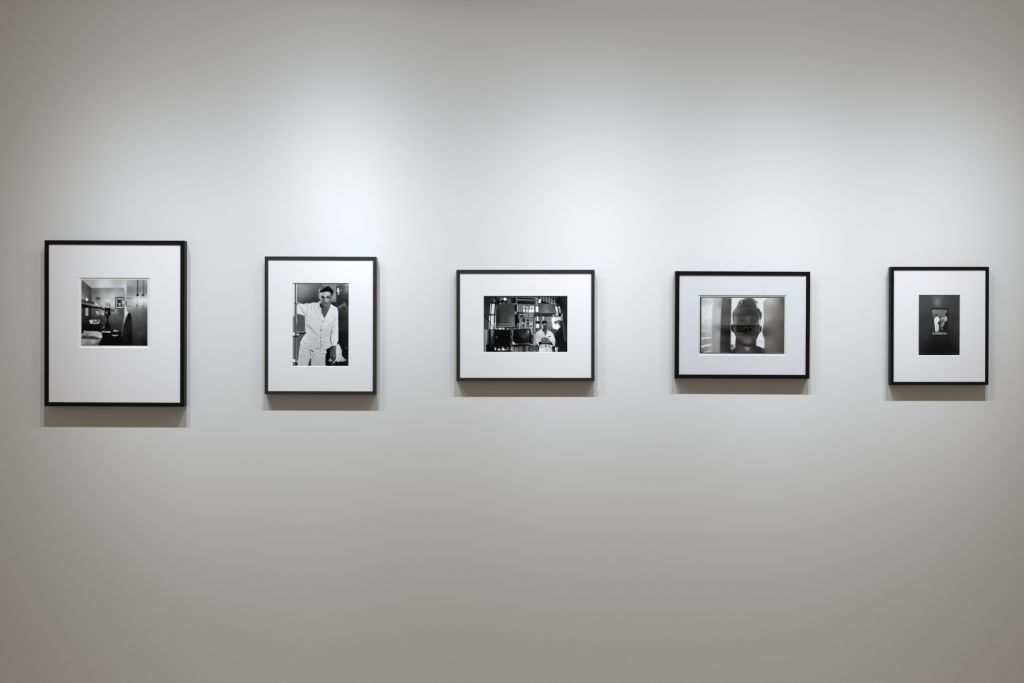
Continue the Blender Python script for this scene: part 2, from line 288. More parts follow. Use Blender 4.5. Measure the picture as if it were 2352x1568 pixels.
    p.poly([(20,450),(60,430),(100,450),(120,640),(70,630),(30,540)], 175, .35); p.poly([(50,460),(85,480),(90,590),(65,560)], 60, .4); p.line([(28,450),(38,560),(90,640)], 8, 205, .3)
    p.poly([(590,465),(625,500),(600,600),(540,670),(495,700),(510,620),(530,540)], 130, .4); p.line([(590,475),(620,500),(600,590),(545,655)], 9, 180, .35); p.ell(560, 560, 22, 34, 175, .5); p.ell(572, 520, 12, 26, 90, .5); p.ell(545, 600, 9, 16, 85, .5)
    p.poly([(85,390),(170,380),(280,350),(400,360),(480,410),(510,480),(505,600),(490,700),(460,810),(400,860),(330,900),(250,915),(190,880),(140,800),(110,650),(90,500)],
        [(110,420,205),(110,600,190),(160,430,125),(250,440,178),(330,420,185),(420,430,178),(480,480,95),(200,520,150),(290,520,180),(150,580,45),(210,590,65),(280,600,170),(290,680,168),(370,660,160),(430,620,120),(480,600,72),(480,720,75),(160,660,110),(200,640,115),(230,720,60),(160,780,90),(200,860,82),(280,780,120),(350,820,115),(290,860,110),(330,900,100),(430,780,100)], .35, sm=True, nz=(4,1.1))
    p.line([(130,550),(190,540),(250,570)], [24,40,20], 26, .45); p.line([(305,562),(370,548),(460,555)], [28,34,18], 40, .5)
    p.ell(172, 578, 38, 24, 28, .45); p.ell(372, 585, 46, 24, 26, .45); p.ell(395,572,10,8,120,.4,.6); p.ell(205, 595, 12, 20, 130, .5); p.ell(430, 585, 20, 12, 95, .6, .8)
    p.line([(240,580),(245,640),(215,700)], [30,28,24], 40, .55, .9); p.line([(285,590),(290,690)], [28,36], 185, .8, .8); p.ell(235, 708, 20, 16, 215, .5); p.line([(205,735),(250,745),(310,745)], [22,24,14], 42, .5, .85)
    p.line([(220,800),(290,800),(370,800)], [9,13,8], 55, .5, .85); p.line([(245,780),(320,775)], 16, 108, .6, .8); p.line([(250,830),(340,828)], 16, 80, .7, .7); p.ell(290, 870, 50, 22, 125, .9, .8)
    p.line([(120,800),(180,870),(240,920)], [24,30,20], 55, .6, .8); p.ell(370, 660, 45, 60, 175, 1.6, .6); p.line([(120,420),(108,560),(130,700)], [26,24,14], 205, .5, .8)
    p.poly([(90,800),(120,800),(150,880),(240,930),(300,905),(250,935),(150,945),(100,880)], 28, .5)
    # hair
    p.poly([(40,420),(50,300),(100,200),(180,130),(290,105),(380,120),(430,160),(500,210),(560,260),(590,330),(590,400),(555,430),(540,480),(515,545),(510,450),(480,400),(400,355),(330,350),(250,365),(150,385),(80,390),(75,420)], [(60,300,150),(200,140,110),(330,130,120),(120,230,90),(300,250,22),(450,250,18),(150,300,18),(540,330,20),(500,420,20)], .3)
    p.poly([(75,380),(95,310),(150,270),(230,200),(320,155),(400,165),(440,200),(560,270),(565,330),(560,420),(530,460),(512,540),(505,450),(470,390),(400,352),(290,352),(160,382)], 18, .35)
    p.line([(48,400),(58,300),(110,195),(200,128),(300,112),(400,140)], [10,18,8,8,12,5], 205, .25)
    p.line([(95,290),(130,215),(200,165),(280,150)], 16, 40, .4); p.line([(110,300),(170,235),(240,200),(310,160)], 18, 165, .4, .9); p.line([(180,195),(240,160)], 10, 35, .3)
    p.line([(450,170),(500,215),(560,270)], 20, 150, .5); p.line([(575,300),(582,400)], 16, 175, .5, .8)
    for a_, b_, v_ in [(200,290,48),(260,230,42),(330,210,52),(400,250,46),(470,270,50),(300,300,40),(520,320,44),(430,330,38),(150,330,40)]: p.line([(a_,b_),(a_+50,b_+12),(a_+95,b_+45)], 9, v_, .5, .7)
    # forearm, hand and the pale cloth
    p.view(*D)
    p.poly([(300,920),(480,820),(500,760),(460,900),(450,1250),(470,1400),(480,1568),(290,1568),(290,1080),(345,1050)], 14, .4)
    p.rect(470, 1380, 1120, 1530, 26, 1.2, nz=(6,1.2)); p.rect(470, 1380, 620, 1530, 55, 1.5, .7)
    p.poly([(505,790),(700,775),(680,900),(660,1000),(680,1120),(665,1250),(600,1310),(520,1350),(450,1290),(455,1000),(470,880)], [(540,830,45),(620,850,105),(600,1000,95),(500,1000,68),(500,1150,72),(620,1150,110),(560,1050,82),(480,1280,80),(640,1230,60)], .4, nz=(5,1.1))
    p.line([(530,785),(700,785)], 16, 25, .4); p.line([(545,1130),(560,1180),(520,1240),(560,1290)], [20,40,36,24], 22, .4, .9); p.ell(590, 1150, 16, 40, 125, .8, .8)
    p.poly([(440,1370),(560,1340),(660,1240),(640,1300),(560,1380),(480,1400)], 18, .4)
    p.lines(22, 190, [[(405,1325),(470,1310),(520,1325)],[(430,1268),(460,1280)],[(440,1368),(490,1345)],[(480,1300),(525,1320)]], .3, .95); p.ell(545,1230,16,12,140,.4,.8)
    p.poly([(690,775),(740,720),(770,690),(800,740),(830,800),(880,900),(895,1000),(890,1100),(910,1170),(980,1250),(1050,1290),(1090,1270),(1060,1320),(980,1340),(920,1370),(860,1350),(760,1390),(700,1350),(620,1380),(600,1440),(540,1390),(620,1330),(660,1260),(680,1200),(685,1100),(665,1000)],
        [(740,800,205),(770,1000,212),(740,1200,200),(790,1120,170),(720,1080,220),(820,1250,180),(850,1000,175),(930,1250,185),(1000,1300,150),(640,1340,140),(700,1320,195)], .4, nz=(8,1.2))
    for x, y, r, v in [(790,740,16,90),(830,820,14,100),(850,890,18,90),(800,1240,16,110),(820,1340,18,60),(880,1250,16,70),(700,1360,16,50),(920,1310,14,90),(640,1400,20,60),(770,1310,12,110),(880,1120,14,120),(1040,1300,14,40),(590,1400,12,200),(970,1310,12,120)]: p.ell(x, y, r, r*1.3, v, .5, .8)
    p.lines(9, 165, [[(740,850),(750,1100)],[(800,900),(815,1150)],[(710,950),(720,1200)]], .5, .6)
    p.ell(1045, 840, 16, 36, 120, .5); p.ell(1060, 690, 40, 60, 48, 2, .6)
    p.view(*W)
    p.rect(90, 70, 1060, 84, 40, .2); p.line([(95,1492),(1050,1492)], 7, 110, .3, .8); p.line([(170,90),(1040,90)], 6, 165, .4, .35); p.line([(1046,80),(1046,1500)], 6, 30, .3, .7)
    return p.done(3.5, con=1.2)
def print_workshop():
    p = Print(1111.3, 680.2, 1302.7, 808.2, 45, 7)
    A, B, C_, D, W = (1108,676,22.4), (1206,676,22.4), (1108,742,22.4), (1206,742,22.4), (1100,670,10.594)
    p.view(*W)
    p.rect(110, 100, 2160, 1470, 50, .3)
    p.poly([(125,105),(330,105),(280,300),(250,600),(245,930),(210,1250),(180,1470),(125,1470)], [(200,200,42),(200,500,50),(180,800,70),(200,1000,60)], .4, nz=(4,1.2))
    p.line([(125,560),(180,620),(260,740)], [6,14,18], 18, .5)
    p.poly([(135,905),(215,930),(210,1100),(195,1300),(180,1460),(140,1460)], [(170,950,140),(180,1400,125)], .4, nz=(5,1.2))
    p.line([(228,940),(218,1280)], 16, 95, .5, .8)
    # window strip at left
    p.view(*A)
    p.poly([(430,480),(470,480),(450,700),(420,1020),(380,1020),(400,700)], 212, .35); p.poly([(495,500),(560,480),(650,500),(655,520),(610,1025),(460,1025)], 205, .35, nz=(4,1.2))
    p.line([(540,560),(500,1000)], 14, 190, .4, .7); p.line([(600,560),(560,1000)], 16, 180, .4, .7)
    p.poly([(360,1090),(420,1090),(395,1568),(345,1568)], 205, .35); p.poly([(450,1080),(615,1080),(580,1600),(440,1600)], [(530,1200,195),(520,1500,215)], .3, nz=(4,1.2))
    p.line([(712,570),(690,1030)], [22,30], 165, .35); p.line([(685,1080),(665,1600)], [44,40], 182, .35)
    p.line([(470,470),(460,700),(425,1100),(410,1600)], [26,24,22,30], 22, .35); p.line([(690,100),(680,500),(645,900),(610,1600)], [50,46,40,44], 20, .35)
    p.line([(360,1052),(690,1052)], 40, 15, .35); p.line([(170,1170),(330,1330),(460,1560)], [18,30,26], 22, .4)
    p.poly([(520,200),(600,190),(660,290),(650,410),(530,400)], 60, .6, nz=(16,1.1)); p.line([(620,270),(645,330),(640,400)], [24,34,24], 165, .5); p.line([(450,440),(660,450)], 60, 16, .6)
    for y, v in [(190,90),(300,80),(385,165),(495,170)]: p.ell(728, y, 18, 34, v, .5)
    p.view(*C_)
    p.poly([(350,-20),(385,-20),(370,340),(338,340)], 200, .35); p.poly([(430,-20),(590,-20),(570,320),(425,320)], 212, .35); p.line([(420,0),(500,150),(585,300)], [30,20,14], 30, .35)
    p.line([(400,-20),(390,340)], 34, 20, .35); p.line([(612,-20),(590,320),(575,800)], [38,34,40], 16, .35); p.poly([(630,-20),(700,-20),(700,240),(740,320),(620,320)], [(660,100,170),(690,0,215),(680,290,170)], .35)
    p.line([(345,345),(600,345)], [24,34], 16, .35); p.poly([(425,370),(580,370),(540,820),(500,850),(420,820)], [(460,450,75),(530,420,160),(500,600,130),(540,700,70),(450,800,55),(430,600,70)], .5)
    p.rect(345, 370, 420, 1568, 22, .6); p.line([(630,380),(610,700)], [26,10], 100, .4)
    # shelves top: wall objects
    p.view(*A)
    p.rect(710, 110, 1490, 520, [(850,180,62),(1000,150,72),(1300,160,50),(1380,300,82),(900,400,26),(1200,440,28),(1400,460,75),(760,350,22),(1450,150,60)], .6, nz=(7,1.2))
    p.ell(1172, 255, 78, 80, 222, .3); p.line([(900,320),(960,290),(1000,245),(1030,215),(1075,245)], [20,30,26,26,18], 195, .35); p.ell(1030, 245, 22, 18, 50, .4); p.rect(890, 340, 1260, 400, 20, .8, .8)
    p.rect(890, 440, 970, 512, 150, .4); p.line([(1020,410),(1040,510)], 26, 105, .5); p.line([(1100,400),(1100,510)], 34, 95, .5); p.line([(1158,445),(1160,505)], 30, 150, .4); p.line([(1220,460),(1225,505)], 18, 90, .4)
    p.poly([(1340,270),(1460,260),(1480,380),(1520,500),(1280,500)], 80, .8, .9)
    p.rect(1490, 110, 1720, 460, 24, .4, nz=(8,1)); p.rect(1495, 140, 1640, 180, 110, .5); p.rect(1690, 140, 1800, 180, 125, .5); p.line([(1490,280),(1700,275)], 16, 80, .4); p.line([(1660,120),(1665,520)], 30, 20, .4); p.line([(1738,190),(1740,500)], [18,22], 135, .4); p.line([(1790,190),(1785,420)], 26, 85, .5)
    p.line([(1560,495),(1630,495)], 36, 120, .5); p.line([(1670,495),(1745,495)], 36, 185, .4)
    p.view(*W)
    # upper centre shelf boards
    p.poly([(930,125),(1450,125),(1450,350),(930,330)], 75, .4)
    p.line([(930,145),(1200,140),(1400,150)], 16, 110, .4); p.poly([(945,140),(1120,150),(1280,160),(1375,190),(1200,182),(945,172)], 22, .35)
    p.line([(930,192),(1150,198),(1380,225)], [18,16,14], 120, .4); p.line([(935,215),(1370,235)], 8, 60, .4); p.poly([(945,225),(1375,240),(1375,298),(945,290)], [(1050,260,18),(1340,270,45)], .35)
    p.poly([(930,295),(1450,318),(1450,352),(1200,348),(930,322)], 98, .4); p.ell(1395, 178, 26, 16, 175, .5); p.line([(1400,245),(1400,300)], [36,40], 150, .5); p.line([(1395,272),(1415,278)], 10, 100, .4); p.line([(1430,130),(1450,340)], 22, 95, .5)
    # binders at top right
    p.view(*B)
    p.poly([(700,110),(2000,110),(1720,150),(1500,230),(1480,480),(700,460)], 26, .5)
    p.poly([(1160,130),(1720,130),(1680,180),(1560,220),(1300,200)], 70, .6, nz=(5,1)); p.line([(1600,210),(1700,150)], 22, 125, .5)
    for q in [[(765,130),(850,130),(870,370),(830,370)],[(895,130),(985,130),(1005,380),(925,350)],[(1035,150),(1140,140),(1155,410),(1065,410)],[(1185,180),(1275,180),(1300,490),(1200,460)],[(1315,230),(1400,230),(1425,470),(1340,490)]]:
        p.poly(q, 128, .35); (a_, b_), (c_, d_) = ((q[0][0]+q[1][0])/2, (q[0][1]+q[1][1])/2+30), ((q[2][0]+q[3][0])/2, (q[2][1]+q[3][1])/2-40); p.line([(a_-10,b_),(c_-10,d_)], 30, 90, .5); p.line([(a_-26,b_),(c_-30,d_)], 8, 160, .4, .7)
    p.rect(885, 380, 990, 460, 14, .4); p.line([(1060,395),(1155,395)], 16, 160, .4); p.line([(1345,480),(1430,480)], 34, 190, .5); p.rect(690, 245, 810, 455, 205, .35, nz=(3,1)); p.rect(1045,420,1170,465,24,.4)
    p.poly([(1460,290),(1530,280),(1510,360),(1570,420),(1540,470),(1600,530),(1590,570),(1500,500),(1460,400)], 120, .5, nz=(22,1)); p.ell(1500, 470, 34, 26, 200, .5); p.ell(1470, 340, 24, 24, 175, .5); p.line([(1560,530),(1600,500)], 22, 185, .5); p.ell(1550, 400, 26, 30, 20, .5)
    # right wall
    p.poly([(1600,190),(1780,110),(2170,110),(2170,1600),(1930,1600),(1920,1000),(1800,600),(1620,520)], [(1700,300,26),(2000,200,48),(2100,500,42),(2000,900,45),(2100,1300,40),(1650,450,20),(1750,560,24)], .5, nz=(4,1.2))
    p.line([(1700,530),(1760,450)], 14, 55, .5)
    # box at right, shelf under it
    p.poly([(715,480),(1500,490),(1550,560),(1570,960),(730,940),(690,700)], [(800,600,78),(1050,700,105),(1100,880,125),(1300,750,92),(1450,600,78),(850,900,95),(1500,900,90)], .4, nz=(5,1.2))
    p.line([(720,930),(1150,945),(1560,965)], [16,26,12], 145, .4, .85); p.poly([(730,950),(1560,970),(1540,1070),(700,1040)], 52, .4, nz=(7,1)); p.line([(740,1000),(840,1005)], 22, 95, .5, .9); p.line([(1390,1015),(1510,1020)], 22, 120, .5, .9)
    p.line([(600,1060),(1000,1080),(1350,1085),(1500,1160)], [30,24,24,20], 18, .5); p.line([(600,1105),(900,1110),(1260,1110)], 16, 82, .5); p.line([(620,1140),(1850,1145)], 34, 18, .5); p.ell(1455, 1095, 46, 30, 225, .4); p.ell(1290, 1105, 34, 14, 130, .5)
    p.poly([(1550,600),(1590,590),(1650,680),(1690,900),(1720,1020),(1700,1100),(1550,1100),(1560,1000),(1600,960),(1570,800)], [(1600,700,225),(1630,850,200),(1640,960,150),(1620,1040,190)], .4, nz=(8,1.1)); p.line([(1550,1100),(1700,1050)], 16, 50, .4); p.line([(1600,1110),(1710,1090)], 20, 160, .4)
    p.poly([(1700,620),(1770,610),(1800,700),(1840,950),(1780,980),(1740,850)], [(1740,650,190),(1770,760,140),(1800,930,170)], .5, nz=(12,1.1)); p.poly([(1850,1000),(1925,980),(1920,1180),(1880,1190)], 180, .5); p.poly([(1730,990),(1920,930),(1850,1010),(1840,1130),(1740,1150)], 12, .5)
    # bright books in the middle row
    p.view(*W)
    p.poly([(930,325),(1450,350),(1450,500),(930,490)], 100, .4)
    for x, w, v in [(940,16,180),(962,8,20),(985,30,120),(1015,14,95),(1035,10,150),(1050,10,35),(1063,22,110),(1085,10,150)]: p.line([(x,340),(x,485)], w, v, .35)
    p.rect(1100, 345, 1350, 498, 92, .5); 
    p.view(*B)
    for x0, x1, y0, y1, v in [(-75,-20,580,715,230),(50,85,600,715,190),(110,165,630,715,235),(240,315,600,720,235),(355,465,600,725,225),(-90,-10,760,910,225),(40,85,760,900,215),(95,170,760,900,205),(200,330,760,940,238),(350,470,760,930,232)]: p.rect(x0, y0, x1, y1, v, .45)
    p.line([(370,690),(460,640)], 8, 120, .4, .7); p.ell(150, 800, 26, 14, 110, .5); p.line([(480,610),(500,900)], 26, 70, .5); p.line([(530,780),(540,900)], 16, 160, .4); p.line([(480,640),(482,670)], 22, 25, .5)
    p.poly([(548,620),(675,620),(685,915),(570,915)], 230, .35); p.ell(250, 930, 230, 34, 205, 1.6, .8)
    p.poly([(-350,950),(0,930),(700,930),(700,1040),(0,1040),(-340,1040)], [(-200,980,55),(100,960,110),(300,970,120),(600,1000,60)], 1, nz=(5,1.2))
    p.view(*A)
    p.rect(1770, 905, 1860, 1030, 30, .6); p.line([(1680,870),(1680,940)], 44, 165, .4); p.line([(1725,930),(1725,1010)], 44, 185, .4); p.rect(1650, 520, 1740, 860, 20, .5)
    p.poly([(1680,1040),(1860,1050),(1860,1568),(1690,1568)], 14, .5); p.line([(1830,1130),(1840,1180)], 34, 105, .5); p.line([(1880,1040),(2010,1040)], 36, 195, .4); p.line([(2065,1050),(2210,1060)], 36, 195, .4); p.line([(1870,1080),(2200,1085)], 20, 45, .4)
    p.rect(1870, 1100, 1940, 1240, 135, .5); p.line([(2150,1125),(2220,1135)], 30, 210, .4)
    p.view(*B)
    for x0, x1, y in [(-10,20,1060),(70,135,1060),(220,335,1060),(375,450,1065),(80,180,1135),(220,335,1135),(360,420,1135)]: p.line([(x0,y),(x1,y+6)], 32, 205, .4)
    p.line([(30,1100),(480,1110)], 26, 35, .5); p.ell(470, 1100, 40, 30, 14, .5); p.ell(600, 1075, 30, 20, 95, .6)
    # photograph-filled door panel
    p.poly([(-300,1170),(500,1170),(520,1180),(540,2700),(400,2700),(400,1250),(-240,1240),(-260,2300),(-300,2300)], 108, .4)
    p.line([(-320,1200),(480,1200)], 60, 85, .5); p.line([(410,1240),(410,2000)], 24, 60, .5, .7); p.line([(470,1240),(500,2500)], 36, 122, .5)
    p.view(*A)
    p.rect(1860, 1240, 2050, 1600, 95, .4); p.line([(1930,1240),(1920,1600)], 22, 170, .4); p.line([(1975,1240),(1985,1600)], 16, 160, .4); p.line([(2015,1240),(2025,1600)], 14, 150, .4); p.line([(1880,1270),(1900,1440)], 40, 40, .5); p.rect(1800,1500,1850,1600,130,.5)
    p.view(*W)
    p.rect(1045, 645, 1315, 890, 135, .4, nz=(26,1.2)); p.poly([(1055,650),(1130,650),(1130,735),(1105,750),(1060,720)], 28, .4); p.ell(1085, 680, 10, 14, 80, .6); p.rect(1155, 665, 1230, 725, 52, .4, nz=(14,1)); p.rect(1155, 740, 1230, 800, 62, .4, nz=(14,1))
    p.line([(1145,650),(1142,890)], 12, 185, .35); p.line([(1238,650),(1236,890)], 12, 185, .35); p.line([(1150,733),(1232,733)], 9, 180, .35); p.poly([(1055,745),(1130,750),(1130,770),(1060,775)], 150, .4); p.poly([(1060,790),(1120,785),(1090,830),(1115,850),(1065,860)], 40, .4); p.ell(1110, 835, 18, 14, 140, .5); p.line([(1065,780),(1130,778)], 8, 170, .4)
    p.rect(1155, 812, 1230, 860, 110, .4, nz=(24,1)); p.line([(1165,830),(1220,845)], 14, 50, .5); p.ell(1270, 690, 22, 26, 90, .5); p.ell(1275, 730, 20, 16, 150, .5); p.rect(1248, 760, 1300, 800, 195, .5); p.ell(1265, 830, 22, 16, 55, .5); p.rect(1248, 855, 1305, 1010, 150, .5, nz=(20,1)); p.ell(1285, 970, 10, 12, 30, .5); p.line([(1045,885),(1235,885)], 10, 20, .4)
    p.rect(1313, 610, 1345, 1040, 100, .5); p.line([(1322,640),(1322,1010)], 10, 60, .4); p.line([(1370,640),(1378,1280)], 18, 105, .4, .9); p.line([(1350,640),(1355,1030)], 14, 130, .4, .8)
    p.line([(1045,900),(1235,895),(1300,1040),(1370,1040)], [10,14,26,20], 170, .4)
    p.rect(1285, 1045, 1330, 1290, 60, .5, nz=(10,1)); p.line([(1300,1050),(1300,1110)], 16, 22, .4); p.line([(1288,1090),(1285,1180)], 7, 150, .4); p.line([(1345,1050),(1335,1270)], [14,30], 160, .4, .9); p.line([(1372,1030),(1375,1280)], 22, 175, .4); p.line([(1393,1040),(1393,1280)], 16, 40, .4); p.line([(1285,1180),(1310,1182)], 8, 160, .4)
    # wall behind the man, bright patch at right
    p.poly([(1385,600),(2000,600),(2000,720),(1850,1080),(1690,1000),(1400,960)], [(1450,650,85),(1600,640,105),(1700,680,125),(1700,800,120),(1690,920,100),(1440,900,82),(1780,950,70),(1800,1020,85)], .5, nz=(4,1.2))
    p.line([(1655,700),(1770,700)], 5, 150, .5, .6)
    p.rect(1380, 608, 1392, 700, 215, .35); p.poly([(1408,600),(1442,600),(1452,705),(1410,705)], 235, .35); p.line([(1390,707),(1500,707)], 10, 135, .5); p.rect(1392, 715, 1520, 770, 36, .4); p.rect(1385, 780, 1462, 878, 225, .4); p.line([(1402,780),(1402,878)], 6, 130, .4, .7); p.line([(1430,790),(1430,870)], 4, 190, .4, .7)
    p.line([(1535,600),(1575,640),(1540,680)], [10,24,12], 225, .35); p.line([(1382,905),(1420,905)], 8, 60, .4, .8); p.line([(1385,880),(1385,1000)], 6, 130, .4, .7)
    p.poly([(1765,615),(1985,610),(2000,700),(1960,850),(1900,910),(1830,910),(1785,870),(1765,700)], [(1800,650,225),(1850,820,232),(1950,650,195),(1900,880,220),(1780,800,200)], .9)
    p.poly([(1815,715),(1900,705),(1950,680),(2000,700),(2020,760),(1960,830),(1925,770),(1880,730)], 90, .6, nz=(18,1.1)); p.ell(1862, 740, 38, 16, 70, .7, nz=(20,1)); p.ell(1870, 772, 24, 16, 60, .5); p.poly([(1930,860),(1980,835),(1980,865),(1900,915),(1870,900)], 228, .4); p.line([(1870,610),(1872,660)], 8, 90, .5, .8)
    p.poly([(1830,920),(1870,900),(1850,960),(1825,990)], 35, .6, .8); p.line([(1975,850),(1900,930),(1830,1005)], [14,10,6], 150, .4)
    p.poly([(1960,720),(2030,700),(2050,900),(2080,1200),(2150,1220),(2150,1470),(1830,1470),(1855,1200),(1850,1080),(1830,1010),(1930,920),(1990,850)], [(2000,800,40),(1950,1100,26),(2000,1400,32),(1880,1000,34)], .5, nz=(4,1.2))
    p.poly([(2015,700),(2055,720),(2080,950),(2110,1200),(2075,1200),(2050,950)], [(2040,750,75),(2090,1150,68)], .6); p.rect(1995, 540, 2030, 700, 120, .6); p.line([(2010,560),(2020,690)], 16, 165, .5, .8)
    # television and black panel
    p.poly([(860,900),(1250,898),(1270,1000),(1285,1290),(1260,1300),(810,1325),(800,1100),(805,905)], 12, .35)
    p.poly([(810,920),(850,935),(835,1060),(840,1200),(865,1250),(1240,1225),(1265,1255),(1240,1275),(830,1285),(812,1200)], [(830,1000,120),(830,1150,75),(855,1265,150),(1000,1270,50),(1240,1250,95)], .4)
    p.poly([(815,1205),(835,1210),(890,1255),(840,1275),(820,1285)], 205, .4)
    p.poly([(870,935),(1200,925),(1228,960),(1230,1100),(1225,1200),(1180,1235),(920,1250),(870,1215),(845,1150),(840,1030)], [(900,1000,20),(1050,1000,45),(1100,1080,60),(1200,960,130),(1180,1000,80),(900,1150,8),(1000,1180,10),(1150,1180,30),(1130,950,30),(1200,1130,45)], .4, sm=True, nz=(4,1.2))
    p.line([(1190,945),(1215,985)], [8,22], 185, .8, .8); p.line([(930,930),(1180,922)], 10, 35, .5); p.line([(860,1258),(1100,1252),(1270,1235)], 7, 70, .4, .9); p.line([(1230,1280),(1300,1278)], [8,20], 205, .4)
    p.poly([(390,905),(770,905),(765,1100),(770,1330),(380,1330),(370,1150)], 12, .4, nz=(3,1.2)); p.line([(385,1120),(410,1105),(440,1100),(465,1110)], [6,10,12,6], 100, .4); p.line([(440,1075),(440,1100)], [6,20], 130, .4)
    p.poly([(765,900),(800,900),(805,1320),(770,1330)], 30, .4); p.line([(780,920),(795,960),(780,1010)], [18,10,16], 135, .4); p.line([(785,1060),(790,1130)], 20, 120, .5); p.line([(785,1180),(785,1300)], 24, 85, .5)
    # panelled cupboard door
    p.poly([(430,310),(870,310),(880,860),(430,850),(420,600)], [(500,400,58),(700,400,62),(840,500,72),(640,650,66),(800,800,112),(600,840,98),(850,650,98),(450,700,48)], .4, nz=(5,1.2))
    p.line([(452,440),(450,800)], 34, 34, .6, .8); p.line([(492,440),(492,745)], 18, 22, .4); p.line([(492,745),(600,745),(790,745)], [12,12,9], 28, .4); p.line([(550,470),(745,470)], 5, 40, .5, .8); p.line([(765,500),(765,680)], 4, 48, .6, .6)
    p.line([(510,728),(780,728)], 6, 105, .5, .6); p.line([(800,560),(800,740)], 14, 105, .6, .6); p.line([(470,810),(640,808),(820,805)], 7, 40, .4); p.line([(480,775),(820,772)], 20, 108, .6, .6); p.line([(822,740),(822,800)], 6, 160, .5, .8); p.line([(440,850),(860,845)], 14, 120, .6, .7); p.ell(542, 545, 9, 8, 18, .5)
    p.line([(430,868),(870,868)], 16, 14, .4)
    p.view(*C_)
    p.rect(690, 225, 1540, 340, 24, .4)
    p.poly([(700,245),(770,250),(785,325),(705,325)], 175, .4); p.rect(830, 235, 1000, 330, 185, .4, nz=(6,1)); p.line([(830,255),(1000,250)], 18, 215, .4); p.rect(1035, 225, 1150, 330, 180, .4); p.line([(1040,265),(1140,265)], 14, 220, .4); p.rect(1235, 265, 1350, 325, 165, .4); p.line([(1325,265),(1330,325)], 30, 215, .4); p.line([(1290,260),(1290,320)], 14, 60, .4); p.line([(1400,260),(1400,320)], 20, 110, .4); p.line([(1470,260),(1475,320)], 36, 180, .4)
    p.poly([(1540,260),(1660,255),(1720,300),(1540,320)], 100, .5); p.line([(1580,300),(1750,290),(2000,280)], 30, 150, .5, .9); p.line([(1700,30),(1780,120),(1850,230)], 34, 30, .5); p.line([(1820,30),(1820,200)], 34, 140, .5); p.line([(1860,0),(1860,260)], 22, 16, .4); p.line([(1905,0),(1900,250)], 34, 150, .5); p.line([(1960,0),(1970,240)], 16, 165, .4); p.line([(2010,0),(2010,250)], 20, 150, .5)
    # bottom row
    p.rect(200, 1090, 1460, 1480, 18, .6)
    p.ell(430, 1175, 24, 20, 140, .5); p.ell(455, 1130, 26, 18, 70, .5); p.poly([(620,1200),(700,1260),(715,1330),(690,1385),(645,1380),(670,1300),(625,1290)], 165, .4, nz=(26,1)); p.ell(680, 1330, 34, 40, 230, .5)
    p.poly([(820,1290),(890,1290),(910,1340),(960,1345),(950,1385),(780,1385),(800,1345)], 225, .5); p.rect(1010, 1210, 1130, 1270, 110, .5); p.poly([(1010,1280),(1120,1280),(1150,1340),(1340,1330),(1345,1360),(1130,1385),(1000,1385)], 228, .5); p.rect(1300, 1210, 1350, 1350, 130, .4); p.rect(1230, 1220, 1300, 1340, 60, .5); p.line([(1150,1350),(1340,1350)], 16, 150, .4)
    p.rect(1450, 1200, 1615, 1420, 135, .4); p.line([(1430,1345),(1540,1370),(1620,1440)], [16,40,30], 160, .5, nz=(30,1)); p.poly([(1660,1220),(1740,1240),(1820,1250),(1840,1470),(1660,1470)], 100, .5, nz=(14,1.1)); p.line([(1690,1260),(1700,1440)], 40, 135, .5); p.line([(1830,1240),(1835,1470)], 14, 170, .4)
    p.rect(1880, 1190, 2040, 1470, 92, .4, nz=(6,1.1)); p.line([(1880,1230),(2040,1230)], 12, 50, .4); p.line([(2030,1200),(2030,1470)], 16, 120, .4); p.rect(2090, 1200, 2240, 1470, 62, .5, nz=(10,1.1)); p.ell(2200, 1180, 30, 20, 220, .4); p.ell(2170, 1225, 40, 16, 15, .4); p.rect(1450, 1080, 1530, 1200, 75, .7)
    p.view(*D)
    p.rect(-60, 1150, 700, 1480, 30, .4)
    for x, w, v in [(10,40,75),(70,16,190),(110,44,110),(148,16,185),(205,40,55),(258,16,190),(340,60,100),(412,16,180),(500,70,95),(580,20,110),(640,60,88),(470,10,60)]: p.line([(x,1190),(x,1450)], w, v, .4)
    p.line([(60,1180),(130,1180)], 26, 130, .5); p.ell(165, 1180, 22, 20, 205, .4); p.ell(140, 1440, 22, 16, 215, .5); p.ell(212, 1440, 16, 14, 180, .5); p.line([(330,1425),(390,1425)], 20, 150, .5); p.line([(470,1420),(540,1420)], 22, 190, .5); p.line([(600,1420),(670,1420)], 16, 130, .5); p.line([(380,1130),(560,1130)], 16, 140, .4)
    # man: white shirt
    p.poly([(790,340),(860,280),(900,265),(880,360),(960,450),(1020,560),(1040,660),(1100,480),(1140,380),(1095,285),(1150,340),(1240,390),(1340,440),(1400,500),(1450,600),(1500,720),(1545,830),(1550,950),(1545,1150),(1500,1170),(1420,1180),(1370,1240),(1290,1250),(1270,1150),(1230,1090),(900,1060),(720,1090),(720,1160),(680,1160),(640,1100),(570,1080),(565,700),(565,490),(640,430),(720,390)],
        [(620,600,190),(650,900,205),(800,600,185),(760,450,195),(900,640,188),(1000,650,195),(1150,560,200),(1300,550,205),(1280,800,195),(1420,800,200),(1450,1000,195),(1400,900,205),(720,720,160),(780,800,190),(620,1040,170),(1340,1180,205),(1480,1120,150)], .3, nz=(4,1.3))
    p.lines(18, 215, [[(570,490),(650,430),(790,350),(880,285)],[(1100,290),(1170,370),(1300,430),(1400,510),(1500,730),(1545,860)]], .5, .8)
    p.lines(16, 140, [[(870,360),(930,440),(1010,560)],[(680,670),(760,730),(860,730)],[(620,520),(630,680)],[(680,700),(680,860)],[(1150,420),(1240,450)],[(1380,920),(1500,930)],[(1290,900),(1380,960),(1500,990)],[(720,400),(760,420)],[(1130,400),(1080,560)]], .6, .7)
